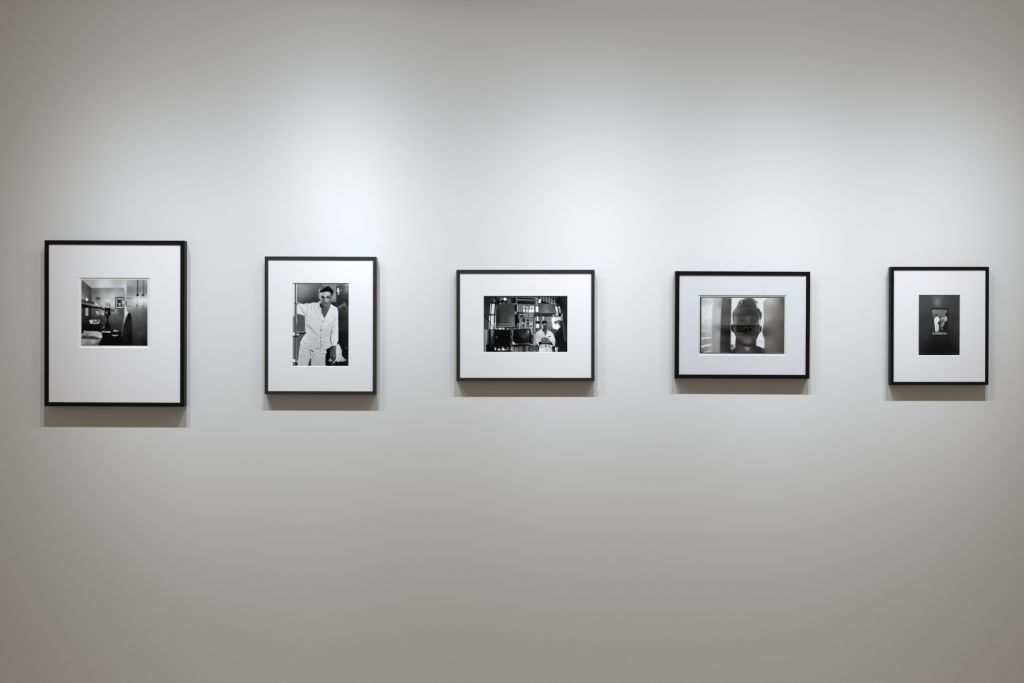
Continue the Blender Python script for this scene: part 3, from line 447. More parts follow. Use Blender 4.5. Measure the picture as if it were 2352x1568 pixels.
    p.poly([(1195,665),(1215,655),(1300,660),(1315,715),(1280,710),(1195,690)], 25, .4); p.ell(655, 915, 20, 18, 50, .4)
    p.poly([(885,290),(960,330),(1050,330),(1100,300),(1145,380),(1095,490),(1040,665),(1020,560),(960,450),(885,370)], [(920,340,30),(1050,380,75),(1080,450,90),(1040,600,55),(980,420,80),(1110,360,70)], .4)
    p.view(*W)
    # head
    p.poly([(1515,760),(1530,710),(1575,690),(1630,700),(1665,740),(1672,800),(1660,850),(1650,880),(1620,910),(1580,915),(1545,880),(1530,830)], [(1600,770,110),(1600,790,125),(1640,800,90),(1560,830,85),(1620,830,65),(1600,870,75),(1590,900,45)], .35, sm=True, nz=(7,1))
    p.poly([(1525,780),(1530,725),(1560,700),(1620,700),(1655,735),(1662,790),(1640,770),(1600,755),(1570,765),(1540,790)], 18, .4)
    p.line([(1512,830),(1506,780),(1515,730),(1545,700),(1590,692)], [12,12,12,10,6], 190, .35); p.line([(1672,760),(1668,830)], 8, 150, .4); p.line([(1545,800),(1540,840),(1552,890)], [12,20,14], 215, .35)
    p.line([(1560,822),(1590,812),(1640,815)], [10,12,8], 22, .4); p.line([(1600,830),(1604,860)], 10, 45, .5); p.line([(1572,865),(1600,868),(1630,862)], 8, 35, .4, .9); p.line([(1575,840),(1575,860)], 14, 110, .5, .8); p.line([(1640,840),(1645,880)], 10, 60, .5)
    p.ell(1604, 792, 36, 12, 130, .6, .8); p.line([(1560,905),(1600,915),(1640,900)], 12, 22, .5)
    # hands and camera, forearms
    p.view(*D)
    p.poly([(700,960),(780,940),(850,960),(1000,1000),(1250,980),(1360,960),(1390,1040),(1440,1110),(1420,1140),(1330,1110),(1230,1080),(1000,1080),(820,1080),(720,1090),(695,1050)], [(760,1000,16),(1000,1040,22),(1300,1020,38),(1400,1110,20),(900,1000,55)], .4, nz=(6,1.1))
    p.poly([(870,740),(960,730),(1040,715),(1180,730),(1230,800),(1260,880),(1340,960),(1300,1010),(1150,1010),(1000,990),(880,960),(830,900),(840,830)], [(900,780,130),(1000,780,85),(960,850,120),(1080,760,130),(1200,820,130),(1180,930,110),(1050,900,125),(1000,960,90),(880,880,70),(1250,940,95)], .4, nz=(14,1.1))
    p.poly([(770,850),(830,810),(850,870),(840,960),(780,940)], 110, .4); p.ell(800, 900, 24, 40, 175, .5); p.line([(870,740),(900,790),(880,900)], [18,30,24], 42, .5); p.ell(975, 752, 28, 18, 30, .4); p.line([(1070,820),(1110,850),(1160,860)], [40,50,26], 15, .4); p.line([(920,955),(1000,945),(1110,950)], [18,26,18], 22, .4); p.line([(900,960),(940,1000),(1080,1000)], 14, 165, .4, .9); p.line([(960,780),(940,830)], 16, 180, .5, .8); p.line([(880,730),(1000,715),(1180,735)], 12, 170, .5, .8); p.ell(900, 800, 16, 26, 165, .5, .8); p.line([(1240,850),(1280,940)], 14, 160, .5, .6)
    # trousers
    p.poly([(720,1240),(740,1150),(820,1080),(1000,1070),(1220,1090),(1260,1160),(1300,1250),(1380,1270),(1410,1340),(1420,1480),(690,1480)], [(800,1150,170),(1000,1200,190),(900,1350,200),(1200,1300,195),(1380,1400,185),(760,1400,205),(1200,1150,180)], .35, nz=(4,1.3))
    p.lines(20, 110, [[(1080,1230),(1090,1460)],[(1210,1100),(1240,1240),(1280,1380)],[(780,1165),(800,1200),(960,1215)]], .5, .8); p.ell(1055, 1180, 28, 42, 25, .4); p.line([(1000,1100),(1060,1130),(1120,1110)], 12, 80, .4); p.line([(700,1455),(1400,1455)], 22, 130, .6, .7); p.line([(1240,1130),(1300,1250)], 40, 90, .8, .6)
    p.line([(1000,1210),(1000,1380)], 10, 215, .5, .4)
    # bin and things at right
    p.rect(1380, 1190, 1530, 1400, 14, .5); p.line([(1400,1300),(1530,1310)], 14, 120, .4); p.line([(1420,1350),(1530,1370)], 22, 110, .5); p.poly([(1535,1240),(1580,1225),(1610,1215),(1730,1190),(1690,1350),(1650,1480),(1570,1480),(1550,1350)], [(1560,1300,215),(1620,1270,140),(1650,1350,150),(1700,1230,60)], .4, nz=(12,1)); p.line([(1560,1240),(1590,1470)], 36, 225, .4); p.line([(1620,1240),(1625,1450)], 14, 195, .4); p.line([(1600,1250),(1610,1460)], 12, 60, .4)
    p.view(*W); p.rect(110, 105, 2160, 118, 40, .25); p.line([(126,110),(126,1470)], 9, 25, .4)
    return p.done(3, con=1.2)
def print_backlit_head():
    p = Print(1608.2, 681.3, 1801.2, 812.2, 40, 9)
    def sh(L, k):            # tones without the added doorway reflected in the glazing
        f = lambda v: float(enc(np.array(max(.002, float(dec(np.array(v*1.)))+k)))*255)
        return [(a, b, f(c)) for a, b, c in L] if not np.isscalar(L) else f(L)
    A, B, W = (1670,680,22.4), (1670,742,22.4), (1595,668,10.182)
    p.view(*W)
    p.rect(130, 135, 2100, 1470, 34, .2)
    # pale window at the left, soft curtain, dark post
    p.rect(168, 158, 2090, 1448, 215, .3)
    p.poly([(168,158),(430,158),(430,500),(410,1000),(400,1448),(168,1448)], [(210,220,170),(300,200,222),(260,260,185),(380,400,235),(230,380,225),(300,500,226),(380,600,232),(230,600,222),(230,680,215),(350,720,225),(260,820,188),(200,900,175),(350,900,205),(280,950,200),(210,1000,135),(320,1030,185),(240,1180,150),(340,1200,175),(210,1240,145),(250,1400,130),(360,1380,180),(200,1430,105)], .6, nz=(5,1.6))
    p.lines(10, 170, [[(180,330),(240,370),(290,430)],[(190,540),(250,560)],[(270,440),(290,560)],[(190,680),(300,700)]], 1.2, .5)
    p.line([(185,750),(280,770),(400,800)], 22, 225, .8, .8); p.line([(170,930),(280,935)], 36, 215, .8, .7)
    p.line([(165,1120),(400,1092)], 38, 222, .5); p.line([(165,1310),(400,1258)], 46, 218, .5); p.line([(250,1440),(330,1420),(400,1410)], 34, 210, .7, .8)
    for a_ in (1160, 1340): p.line([(240,a_),(245,a_+70)], 16, 120, .7, .5); p.line([(310,a_),(312,a_+60)], 10, 125, .7, .5)
    p.poly([(430,158),(650,158),(625,600),(600,1000),(620,1448),(400,1448),(410,1000)], [(450,300,205),(530,250,195),(450,500,190),(450,700,185),(560,500,205),(540,700,200),(430,900,155),(520,950,182),(440,1100,158),(560,1000,180),(530,1150,178),(440,1300,165),(560,1300,165),(480,1420,150),(600,300,150),(590,1200,140),(590,900,110)], 1.2, nz=(3,1.5))
    p.poly([(640,158),(865,158),(868,300),(855,800),(855,1250),(900,1390),(850,1448),(600,1448),(610,800)], [(740,220,110),(700,300,118),(830,300,75),(740,450,98),(660,520,90),(820,550,82),(720,700,98),(720,1050,68),(800,1050,50),(650,1100,80),(740,1250,58),(840,1350,42),(650,1380,85),(740,1430,60)], 1, nz=(4,1.4))
    p.line([(880,1300),(950,1290)], 60, 150, 2, .8)
    # bright gap behind the head
    p.poly([(868,158),(1700,158),(1600,260),(1610,700),(1580,930),(1605,1060),(1630,1120),(1635,1300),(1590,1340),(960,1290),(860,1240)], 226, .4)
    p.line([(1480,1195),(1600,1185)], 34, 190, 1.8, .6); p.poly([(858,1250),(955,1262),(965,1310),(860,1395),(850,1300)], [(870,1290,110),(940,1290,190),(900,1340,150)], .6)
    # right hand pale wall
    p.poly([(1700,158),(2090,158),(2090,1448),(1600,1448),(1635,1330),(1635,1120),(1606,1060),(1582,950),(1600,860),(1625,700),(1605,250)], [(1750,200,205),(1900,200,165),(2050,250,110),(1680,300,170),(1650,500,160),(1700,650,172),(1850,450,140),(2000,500,105),(1680,800,130),(1630,940,60),(1660,960,75),(1720,1000,98),(1850,750,110),(2050,800,85),(1680,1150,118),(1760,1200,122),(1900,1100,100),(2050,1150,78),(1700,1300,120),(1650,1400,85),(1850,1400,100),(2050,1400,72),(2080,220,62)], .8, nz=(3,1.4))
    p.rect(2075, 158, 2092, 1448, 62, 1, .7)
    # head, neck, shoulders
    p.view(*A)
    p.poly([(290,830),(350,720),(420,640),(500,530),(530,430),(560,350),(640,250),(760,180),(880,120),(1000,95),(1120,110),(1280,105),(1380,170),(1300,200),(1420,230),(1500,240),(1550,340),(1500,380),(1480,450),(1480,510),(1550,620),(1640,630),(1680,740),(1770,850),(1790,960),(1760,1090),(1720,1200),(1710,1400),(1640,1568),(1600,1700),(350,1700),(340,1420),(300,1250),(272,1000)],
        [(600,450,105),(560,600,110),(450,700,165),(420,780,150),(380,900,95),(600,700,100),(900,250,80),(1200,200,95),(1400,300,92),(850,350,62),(1100,350,75),(1150,550,52),(950,520,45),(1350,500,75),(900,640,88),(1150,620,60),(1300,620,92),(1000,780,62),(800,850,66),(1200,850,58),(1350,880,45),(1500,700,75),(1550,850,95),(1700,800,75),(1720,950,82),(700,980,55),(500,900,72),(1100,980,62),(1450,980,66)], .3, nz=(9,1.2))
    for a_, b_, c_, d_, w_, v_ in [(560,330,620,440,30,205),(600,300,680,380,14,80),(640,260,760,400,30,90),(700,230,760,330,34,215),(700,300,740,360,26,205),(800,190,900,150,24,195),(880,190,960,160,20,200),(960,170,1010,150,18,185),(1060,110,1140,130,20,190),(560,410,650,480,16,180),(1410,330,1480,310,24,195),(1460,370,1480,390,44,225),(1490,440,1530,520,40,226),(1540,530,1570,560,44,226),(1350,170,1420,210,18,225),(1500,490,1560,500,14,90),(1570,570,1610,540,14,95),(820,180,760,250,12,70),(900,130,960,180,12,80),(1000,110,1080,160,16,75),(1500,260,1560,330,30,120)]:
        p.line([(a_,b_),(c_,d_)], w_, v_, .35, .9)
    top = [(540,420),(600,320),(680,250),(780,185),(880,140),(1000,108),(1120,108),(1260,108),(1370,150),(1440,215),(1520,290),(1530,360),(1490,440),(1500,520),(1560,590)]
    for (x, y), (X, Y) in zip(top, top[1:]):
        for k in range(9):
            t = p.r.rand(); a_, b_ = x+(X-x)*t, y+(Y-y)*t; u = p.r.rand(); d_ = 1 if x > 1150 else -1
            p.line([(a_-d_*16,b_+22),(a_+d_*(4+u*22),b_-4-u*22)], [14,4], 70+u*40, .2, .9)
            a_, b_ = a_+p.r.randn()*8-d_*22, b_+34+p.r.randn()*10
            if x < 820 or x > 1380: p.line([(a_,b_),(a_+d_*26,b_-34)], [5,10], 205, .2, .75)
    for k in range(260):
        x = 620+p.r.rand()*840; y = 170+p.r.rand()*430; p.line([(x,y),(x+p.r.randn()*25,y+50+p.r.rand()*40)], 8, 40+p.r.rand()*85, .25, .5)
    p.line([(520,760),(700,680),(850,625),(1000,600)], [20,34,34,20], 108, 1, .6); p.line([(1150,600),(1350,650),(1500,740)], [20,30,26], 100, 1, .6)
    p.line([(600,1010),(750,1000),(900,1015),(990,1025)], [20,46,44,10], 32, .5, .9)
    # face over the eyes and below, tones corrected for the reflected bands
    p.poly([(290,1030),(1640,1030),(1700,1200),(1690,1470),(345,1470),(300,1250)], sh([(450,1100,120),(430,1300,150),(600,1100,90),(800,1080,82),(1080,1100,112),(1050,1200,108),(1350,1080,85),(1550,1080,70),(700,1230,85),(900,1280,72),(1250,1280,66),(600,1350,85),(700,1430,98),(1100,1400,88),(1400,1400,82),(1600,1150,100),(1620,1350,150),(1500,1350,100)], -.03), 1.2, .9, nz=(7,1.2))
    p.poly([(1640,1000),(1700,1180),(1720,1250),(1700,1500),(1640,1450),(1620,1300)], [(1640,1100,130),(1670,1250,200),(1690,1450,205)], .9)
    p.line([(1620,980),(1660,1110),(1700,1200)], 16, 175, .6, .8)
    p.line([(560,1270),(700,1240),(860,1280)], [16,30,14], 34, .7, .8); p.ell(740, 1300, 85, 34, 30, .8); p.line([(630,1280),(690,1330)], 18, 120, .5, .8); p.line([(800,1290),(830,1330)], 14, 125, .5, .8); p.ell(745,1300,26,26,12,.6)
    p.line([(1280,1260),(1450,1240),(1560,1270)], [16,30,14], 34, .7, .8); p.ell(1430, 1320, 85, 30, 34, .8); p.line([(1340,1320),(1400,1350)], 14, 125, .5, .8); p.ell(1530, 1345, 34, 20, 140, .8)
    p.ell(1430,1318,24,24,12,.6); p.line([(420,1040),(440,1250),(410,1560)], [60,90,110], 135, .6, .7)
    p.view(*B)
    p.poly([(200,100),(260,60),(340,50),(480,90),(1600,80),(1690,130),(1690,300),(1655,505),(1470,505),(480,505),(370,510),(290,450),(190,360),(160,250)], sh([(250,200,52),(200,300,52),(330,350,52),(700,130,34),(600,300,45),(900,120,40),(1100,120,22),(1300,120,36),(850,300,42),(1400,250,52),(1550,250,75),(1600,400,80),(1000,400,28),(700,430,30)], .030), .35, nz=(3,1.2))
    p.line([(340,60),(400,260),(420,480)], [60,120,130], sh(92, .030), .5, .75); p.line([(330,60),(335,300)], 14, 110, .5, .6)
    p.line([(190,120),(165,250),(200,380),(290,450),(360,500)], 14, 205, .3, .8)
    p.line([(880,270),(940,240),(1080,240)], [30,40,60], sh(72, .030), .8, .8); p.line([(1215,180),(1250,240),(1290,290),(1270,330)], 26, 92, .6, .85); p.ell(980, 310, 70, 42, sh(12, .030), .7); p.ell(1200, 310, 70, 50, sh(12, .030), .7); p.ell(1110, 390, 34, 40, sh(62, .030), .8)
    p.line([(730,450),(900,400),(1080,430),(1250,400),(1400,440)], [20,44,30,50,20], sh(26, .030), .7, .85)
    # lower face
    p.poly([(370,480),(1640,480),(1620,580),(1560,740),(1510,860),(1500,1130),(1600,1180),(1900,1300),(2000,1560),(150,1560),(240,1400),(440,1240),(430,1100),(440,900),(460,720),(400,600)],
        [(480,540,95),(600,560,92),(650,700,95),(800,520,75),(1000,500,70),(1000,650,88),(1200,650,78),(1400,600,75),(1550,560,70),(700,800,92),(1000,720,88),(900,850,105),(1000,930,120),(1150,880,115),(1100,1020,112),(800,900,88),(1350,800,75),(560,900,62),(600,980,48),(800,1070,42),(1100,1120,38),(1300,1050,55),(1450,900,78),(500,1000,80),(600,1150,72),(800,1250,78),(1000,1280,125),(1400,1150,50),(1450,1250,50),(1200,1300,72),(500,1350,62),(700,1420,98),(900,1480,85),(1300,1430,92),(1500,1400,62),(1700,1350,50),(1800,1450,72),(300,1480,55),(1650,1500,66)], .35, nz=(8,1.3))
    p.line([(790,590),(900,555),(1050,540),(1200,570),(1350,610)], [30,56,44,56,26], 50, 1.1, .75); p.line([(800,610),(1050,600),(1330,620)], [8,14,8], 36, .8, .6); p.line([(900,700),(1050,680),(1250,700)], [20,36,20], 66, 1, .5)
    p.ell(1080, 900, 170, 110, 118, 1.8, .6, nz=(14,1)); p.ell(1170, 1000, 60, 40, 132, 1.2, .6)
    p.line([(500,850),(600,960),(750,1060),(900,1130),(1080,1160),(1200,1130),(1300,1080)], [26,60,70,80,90,60,30], 40, .9, .8)
    p.poly([(850,1220),(1000,1230),(1200,1250),(1150,1340),(1100,1450),(1040,1450),(980,1350)], [(1000,1280,130),(1050,1340,160),(1080,1430,130)], 1, .9)
    p.line([(420,1110),(440,1240),(350,1320),(230,1410)], 10, 180, .6, .6)
    p.poly([(1500,1130),(1590,1180),(1560,1300),(1520,1250)], 120, 1, .7); p.line([(1520,1150),(1700,1230),(1880,1300)], 10, 215, .6, .7)
    p.line([(1740,160),(1730,300),(1680,470)], [56,70,50], 48, .4, .95); p.line([(1705,130),(1690,300),(1660,460)], 16, 150, .6, .8); p.line([(1785,170),(1775,320),(1745,430)], 10, 30, .4, .6)
    p.line([(1650,480),(1620,560)], 30, 60, .5, .8)
    p.view(*W)
    p.line([(130,142),(700,150),(1300,153),(2100,150)], [14,12,13,14], 38, .25); p.line([(148,135),(148,1470)], 28, 40, .25); p.line([(168,160),(168,1450)], 4, 120, .4, .5); p.line([(2092,150),(2088,1465)], 13, 38, .25); p.line([(130,1458),(2100,1458)], 14, 40, .25)
    p.ell(1275, 155, 14, 10, 42, .3)
    g = p.done(1.2, con=1.1)
    # take the even veil of the added, lit doorway off the tones it will fall on
    X = p.x0+(np.arange(g.shape[1])+.5)/2; w = .015+.020/(1+np.exp(-(X-1636)/.6))/(1+np.exp((X-1750)/.6))
    return np.clip(enc(np.maximum(dec(g)-w[None, :], .001))*255, 4, 245)
def print_two_figures():
    p = Print(2110.5, 677.8, 2203.9, 815.3, 40, 11)
    A, W = (2130,700,20.9), (2100,670,10.3125)
    p.view(*W)
    p.rect(100, 70, 1080, 1510, [(200,150,72),(200,400,68),(350,250,66),(550,120,90),(700,200,68),(950,150,58),(850,350,60),(1000,400,55),(300,600,52),(200,800,52),(900,700,44),(1020,800,58),(250,1000,50),(500,1100,28),(800,1050,26),(1000,1000,42),(1030,1200,42),(200,1250,34),(500,1300,14),(800,1300,12),(950,1350,15),(400,1450,14),(700,1450,10),(1030,1450,24)], .3, nz=(5,1.4))
    p.ell(545, 190, 110, 150, 92, 4, .6); p.ell(545, 250, 62, 90, 125, 3, .75)
    p.rect(410, 400, 800, 990, 26, 1.2, .6)
    p.line([(410,408),(800,412)], 26, 16, .7); p.line([(795,410),(790,520)], 26, 14, .8, .8)
    p.view(*A)
    p.poly([(230,235),(400,215),(600,220),(960,250),(955,380),(870,420),(860,560),(640,600),(480,560),(420,500),(400,560),(320,640),(230,620)], [(280,270,128),(500,300,118),(800,300,112),(600,450,110),(300,550,85),(700,550,95)], .6, nz=(14,1.2))
    p.poly([(210,620),(330,640),(330,900),(380,1290),(250,1300)], 52, 1, .8, nz=(6,1.2)); p.line([(235,640),(240,1280)], 12, 70, .8, .8)
    p.line([(440,220),(470,225)], 40, 40, .5)
    # figure in white, seen from behind
    p.ell(460, 495, 46, 48, 48, .6)
    p.poly([(460,545),(500,565),(570,620),(600,680),(590,760),(540,820),(495,885),(560,960),(555,1100),(540,1240),(510,1295),(430,1305),(390,1270),(375,1100),(355,950),(330,850),(325,700),(340,640),(410,575)],
        [(460,620,210),(380,700,215),(560,700,208),(400,850,205),(440,950,200),(400,1100,215),(510,1100,205),(460,1250,200)], .3, nz=(5,1.2))
    p.line([(465,980),(458,1100),(470,1270)], [34,22,30], 110, .6, .8); p.line([(470,1290),(520,1285)], 20, 30, .5); p.line([(350,850),(380,840)], 12, 120, .6, .6)
    p.ell(565, 880, 50, 60, 24, .6); p.line([(500,885),(545,830),(590,770)], 18, 60, .5, .7)
    # second figure leaning, half in shade
    p.poly([(600,600),(650,1290),(930,1300),(960,700)], 24, .8, .9)
    p.poly([(850,395),(950,395),(960,560),(870,560),(880,440)], 18, .5); p.ell(795, 535, 24, 20, 170, .5); p.line([(800,560),(850,545)], 14, 35, .5)
    p.poly([(625,660),(660,615),(760,590),(840,580),(870,545),(900,545),(945,610),(950,760),(880,780),(830,850),(790,960),(740,1060),(640,1030),(620,980),(640,800),(650,740)],
        [(680,640,180),(780,620,175),(880,620,185),(900,720,165),(720,720,85),(780,720,120),(830,720,170),(660,800,110),(720,850,70),(760,900,165),(680,950,110),(720,1010,140)], .5, nz=(12,1.1))
    p.lines(14, 60, [[(720,690),(690,840),(670,960)],[(790,660),(760,760),(720,880)],[(640,990),(700,1010),(740,1080)],[(860,770),(830,830)]], .6, .8)
    p.line([(620,1010),(700,1040)], 22, 160, .6, .9); p.ell(660, 1120, 50, 60, 75, 1, .9); p.ell(730, 1160, 60, 28, 120, 1, .9); p.line([(620,1100),(615,1290)], [40,36], 75, 1, .8); p.line([(700,1180),(710,1290)], 36, 70, 1, .8)
    p.line([(930,560),(945,760)], 12, 120, .6, .5)
    # sill
    p.poly([(245,1320),(910,1320),(935,1400),(230,1400)], [(300,1350,120),(550,1380,145),(800,1360,115)], .5, nz=(10,1.1)); p.line([(240,1392),(550,1402),(925,1388)], 22, 150, .6, .8); p.line([(330,1355),(880,1352)], 14, 85, .6, .6)
    return p.done(4)

# ------------------------------------------------------------------ materials
def mat(name, col, rough=.6, spec=.3, bump=None, vary=0):
    m = bpy.data.materials.new(name); m.use_nodes = True; n = m.node_tree.nodes; l = m.node_tree.links
    b = n['Principled BSDF']; b.inputs['Roughness'].default_value = rough; b.inputs['Specular IOR Level'].default_value = spec
    b.inputs['Base Color'].default_value = (*col, 1)
    tc = n.new('ShaderNodeTexCoord')
    if vary:
        t = n.new('ShaderNodeTexNoise'); t.inputs['Scale'].default_value = 2.5; t.inputs['Detail'].default_value = 4
        r = n.new('ShaderNodeMapRange'); r.inputs[3].default_value = 1-vary; r.inputs[4].default_value = 1+vary
        x = n.new('ShaderNodeMixRGB'); x.blend_type = 'MULTIPLY'; x.inputs[0].default_value = 1; x.inputs[1].default_value = (*col, 1)
        l.new(tc.outputs['Object'], t.inputs['Vector']); l.new(t.outputs[0], r.inputs[0]); l.new(r.outputs[0], x.inputs[2]); l.new(x.outputs[0], b.inputs['Base Color'])
    if bump:
        t = n.new('ShaderNodeTexNoise'); t.inputs['Scale'].default_value = bump[0]; t.inputs['Detail'].default_value = 3
        u = n.new('ShaderNodeBump'); u.inputs['Strength'].default_value = bump[1]; u.inputs['Distance'].default_value = bump[2]
        l.new(tc.outputs['Object'], t.inputs['Vector']); l.new(t.outputs[0], u.inputs['Height']); l.new(u.outputs[0], b.inputs['Normal'])
    return m
def print_material():
    m = bpy.data.materials.new('silver_print'); m.use_nodes = True; n = m.node_tree.nodes
    b = n['Principled BSDF']; a = n.new('ShaderNodeVertexColor'); a.layer_name = 'tone'
    m.node_tree.links.new(a.outputs['Color'], b.inputs['Base Color'])
    b.inputs['Roughness'].default_value = .5; b.inputs['Specular IOR Level'].default_value = .05
    return m
def glass_material(name, refl):
    m = bpy.data.materials.new(name); m.use_nodes = True; n = m.node_tree.nodes; l = m.node_tree.links; n.clear()
    o = n.new('ShaderNodeOutputMaterial'); x = n.new('ShaderNodeMixShader'); t = n.new('ShaderNodeBsdfTransparent'); g = n.new('ShaderNodeBsdfGlossy')
    g.inputs['Roughness'].default_value = 0; x.inputs[0].default_value = refl
    l.new(t.outputs[0], x.inputs[1]); l.new(g.outputs[0], x.inputs[2]); l.new(x.outputs[0], o.inputs[0])
    return m
M = dict(
    wall=mat('painted_plaster', (.72, .722, .722), .85, .15, (320, .14, .001)),
    ceiling=mat('ceiling_paint', (.75, .74, .72), .9, .1), floor=mat('oiled_oak_floor', (.37, .30, .22), .5, .3, None, .12),
    far=mat('far_wall_paint', (.55, .55, .55), .9, .1),
    black=mat('black_lacquered_wood', (.006, .005, .0045), .45, .1, (400, .1, .0005)),
    charcoal=mat('charcoal_stained_wood', (.015, .0148, .0145), .45, .6, (400, .1, .0005)),
    mat_=mat('white_mat_board', (.80, .797, .812), .9, .1), cool_mat=mat('cool_white_mat_board', (.815, .828, .865), .9, .1), core=mat('mat_board_core', (.86, .86, .85), .9, .1),
    paper=mat('print_paper_margin', (.78, .78, .77), .8, .1), back=mat('brown_backing_board', (.3, .22, .14), .9, .1),
    silver=print_material(), clear=glass_material('anti_glare_glazing', .004), glossy=glass_material('plain_glass_glazing', .08))

def wall_mark(m, x, z, r, amount):
    """a small rubbed dark spot low on the wall"""
    n = m.node_tree.nodes; l = m.node_tree.links; b = n['Principled BSDF']
    g = n.new('ShaderNodeNewGeometry'); d = n.new('ShaderNodeVectorMath'); d.operation = 'DISTANCE'; d.inputs[1].default_value = (x, 0, z)
    r_ = n.new('ShaderNodeMapRange'); r_.inputs[1].default_value = r*.4; r_.inputs[2].default_value = r; r_.inputs[3].default_value = amount; r_.inputs[4].default_value = 0
    k = n.new('ShaderNodeMixRGB'); k.inputs[1].default_value = b.inputs['Base Color'].default_value; k.inputs[2].default_value = (.3, .29, .28, 1)
    l.new(g.outputs['Position'], d.inputs[0]); l.new(d.outputs['Value'], r_.inputs[0]); l.new(r_.outputs[0], k.inputs[0]); l.new(k.outputs[0], b.inputs['Base Color'])
wall_mark(M['wall'], .398, .262, .009, .16)

# ------------------------------------------------------------------ mesh helpers
def link(name, me, m, parent=None):
    o = bpy.data.objects.new(name, me); COL.objects.link(o)
    if m: me.materials.append(m)
    if parent: o.parent = parent
    return o
def box_bm(bm, x0, x1, y0, y1, z0, z1):
    v = [bm.verts.new(p) for p in ((x0,y0,z0),(x1,y0,z0),(x1,y1,z0),(x0,y1,z0),(x0,y0,z1),(x1,y0,z1),(x1,y1,z1),(x0,y1,z1))]
    for f in ((3,2,1,0),(4,5,6,7),(0,1,5,4),(1,2,6,5),(2,3,7,6),(3,0,4,7)): bm.faces.new([v[i] for i in f])
def boxes(name, bs, m, parent=None):
    bm = bmesh.new()
    for b in bs: box_bm(bm, *b)
    me = bpy.data.meshes.new(name); bm.to_mesh(me); bm.free()
    return link(name, me, m, parent)
def structure(o): o['kind'] = 'structure'; return o
def ring(name, prof, x0, x1, z0, z1, m, parent):
    """a mitred frame: prof is a list of (inset from the outer edge, y), closed"""
    bm = bmesh.new(); R = []
    for (sx, sz) in ((0,0),(1,0),(1,1),(0,1)):
        R.append([bm.verts.new(((x1-i if sx else x0+i), y, (z1-i if sz else z0+i))) for i, y in prof])
    n = len(prof)
    for k in range(4):
        a, b = R[k], R[(k+1) % 4]
        for j in range(n): bm.faces.new((a[j], b[j], b[(j+1) % n], a[(j+1) % n]))
    bmesh.ops.recalc_face_normals(bm, faces=bm.faces)
    me = bpy.data.meshes.new(name); bm.to_mesh(me); bm.free()
    return link(name, me, m, parent)

# ------------------------------------------------------------------ the room
structure(boxes('wall_back', [(-4.2, 4.2, 0, .15, 0, 3.3)], M['wall']))
structure(boxes('floor', [(-4.2, 4.2, -10, 0, -.1, 0)], M['floor']))
structure(boxes('ceiling', [(-4.2, 4.2, -10, 0, 3.3, 3.4)], M['ceiling']))
# opposite wall of the gallery; doorway and next room made up for the glazing's reflection
DX0, DX1 = 1.866, 2.362
structure(boxes('wall_front', [(-4.2, DX0, -8.65, -8.5, 0, 3.3), (DX1, 4.2, -8.65, -8.5, 0, 3.3), (DX0, DX1, -8.65, -8.5, 2.4, 3.3)], M['far']))
structure(boxes('wall_added_room', [(-4.2, 4.2, -10, -9.85, 0, 3.3)], M['far']))  # made-up wall behind the doorway, there to be reflected

# ------------------------------------------------------------------ the framed photographs
def print_mesh(name, tones, rect, y, white, tint, parent):
    h, w = tones.shape; x0, z1, x1, z0 = rect
    X, Z = np.meshgrid(np.linspace(x0, x1, w), np.linspace(z1, z0, h))
    co = np.stack([X, np.full_like(X, y), Z], -1).reshape(-1, 3).astype(np.float32)
    i = np.arange(h*w).reshape(h, w)
    q = np.stack([i[:-1,:-1], i[1:,:-1], i[1:,1:], i[:-1,1:]], -1).reshape(-1, 4).astype(np.int32)
    me = bpy.data.meshes.new(name)
    me.vertices.add(len(co)); me.vertices.foreach_set('co', co.ravel())
    me.loops.add(q.size); me.loops.foreach_set('vertex_index', q.ravel())
    me.polygons.add(len(q)); me.polygons.foreach_set('loop_start', np.arange(0, q.size, 4, dtype=np.int32))
    me.update(calc_edges=True)
    a = me.color_attributes.new('tone', 'FLOAT_COLOR', 'POINT')
    t = dec(tones).reshape(-1)*(.80/dec(white)); k = 1-np.clip(tones.reshape(-1)/200., 0, 1)
    c = np.stack([t*(1+tint*k), t*np.ones_like(k), t*(1-tint*1.1*k), np.ones_like(t)], 1)
    a.data.foreach_set('color', np.clip(c, 0, .9).astype(np.float32).ravel())
    return link(name, me, M['silver'], parent)

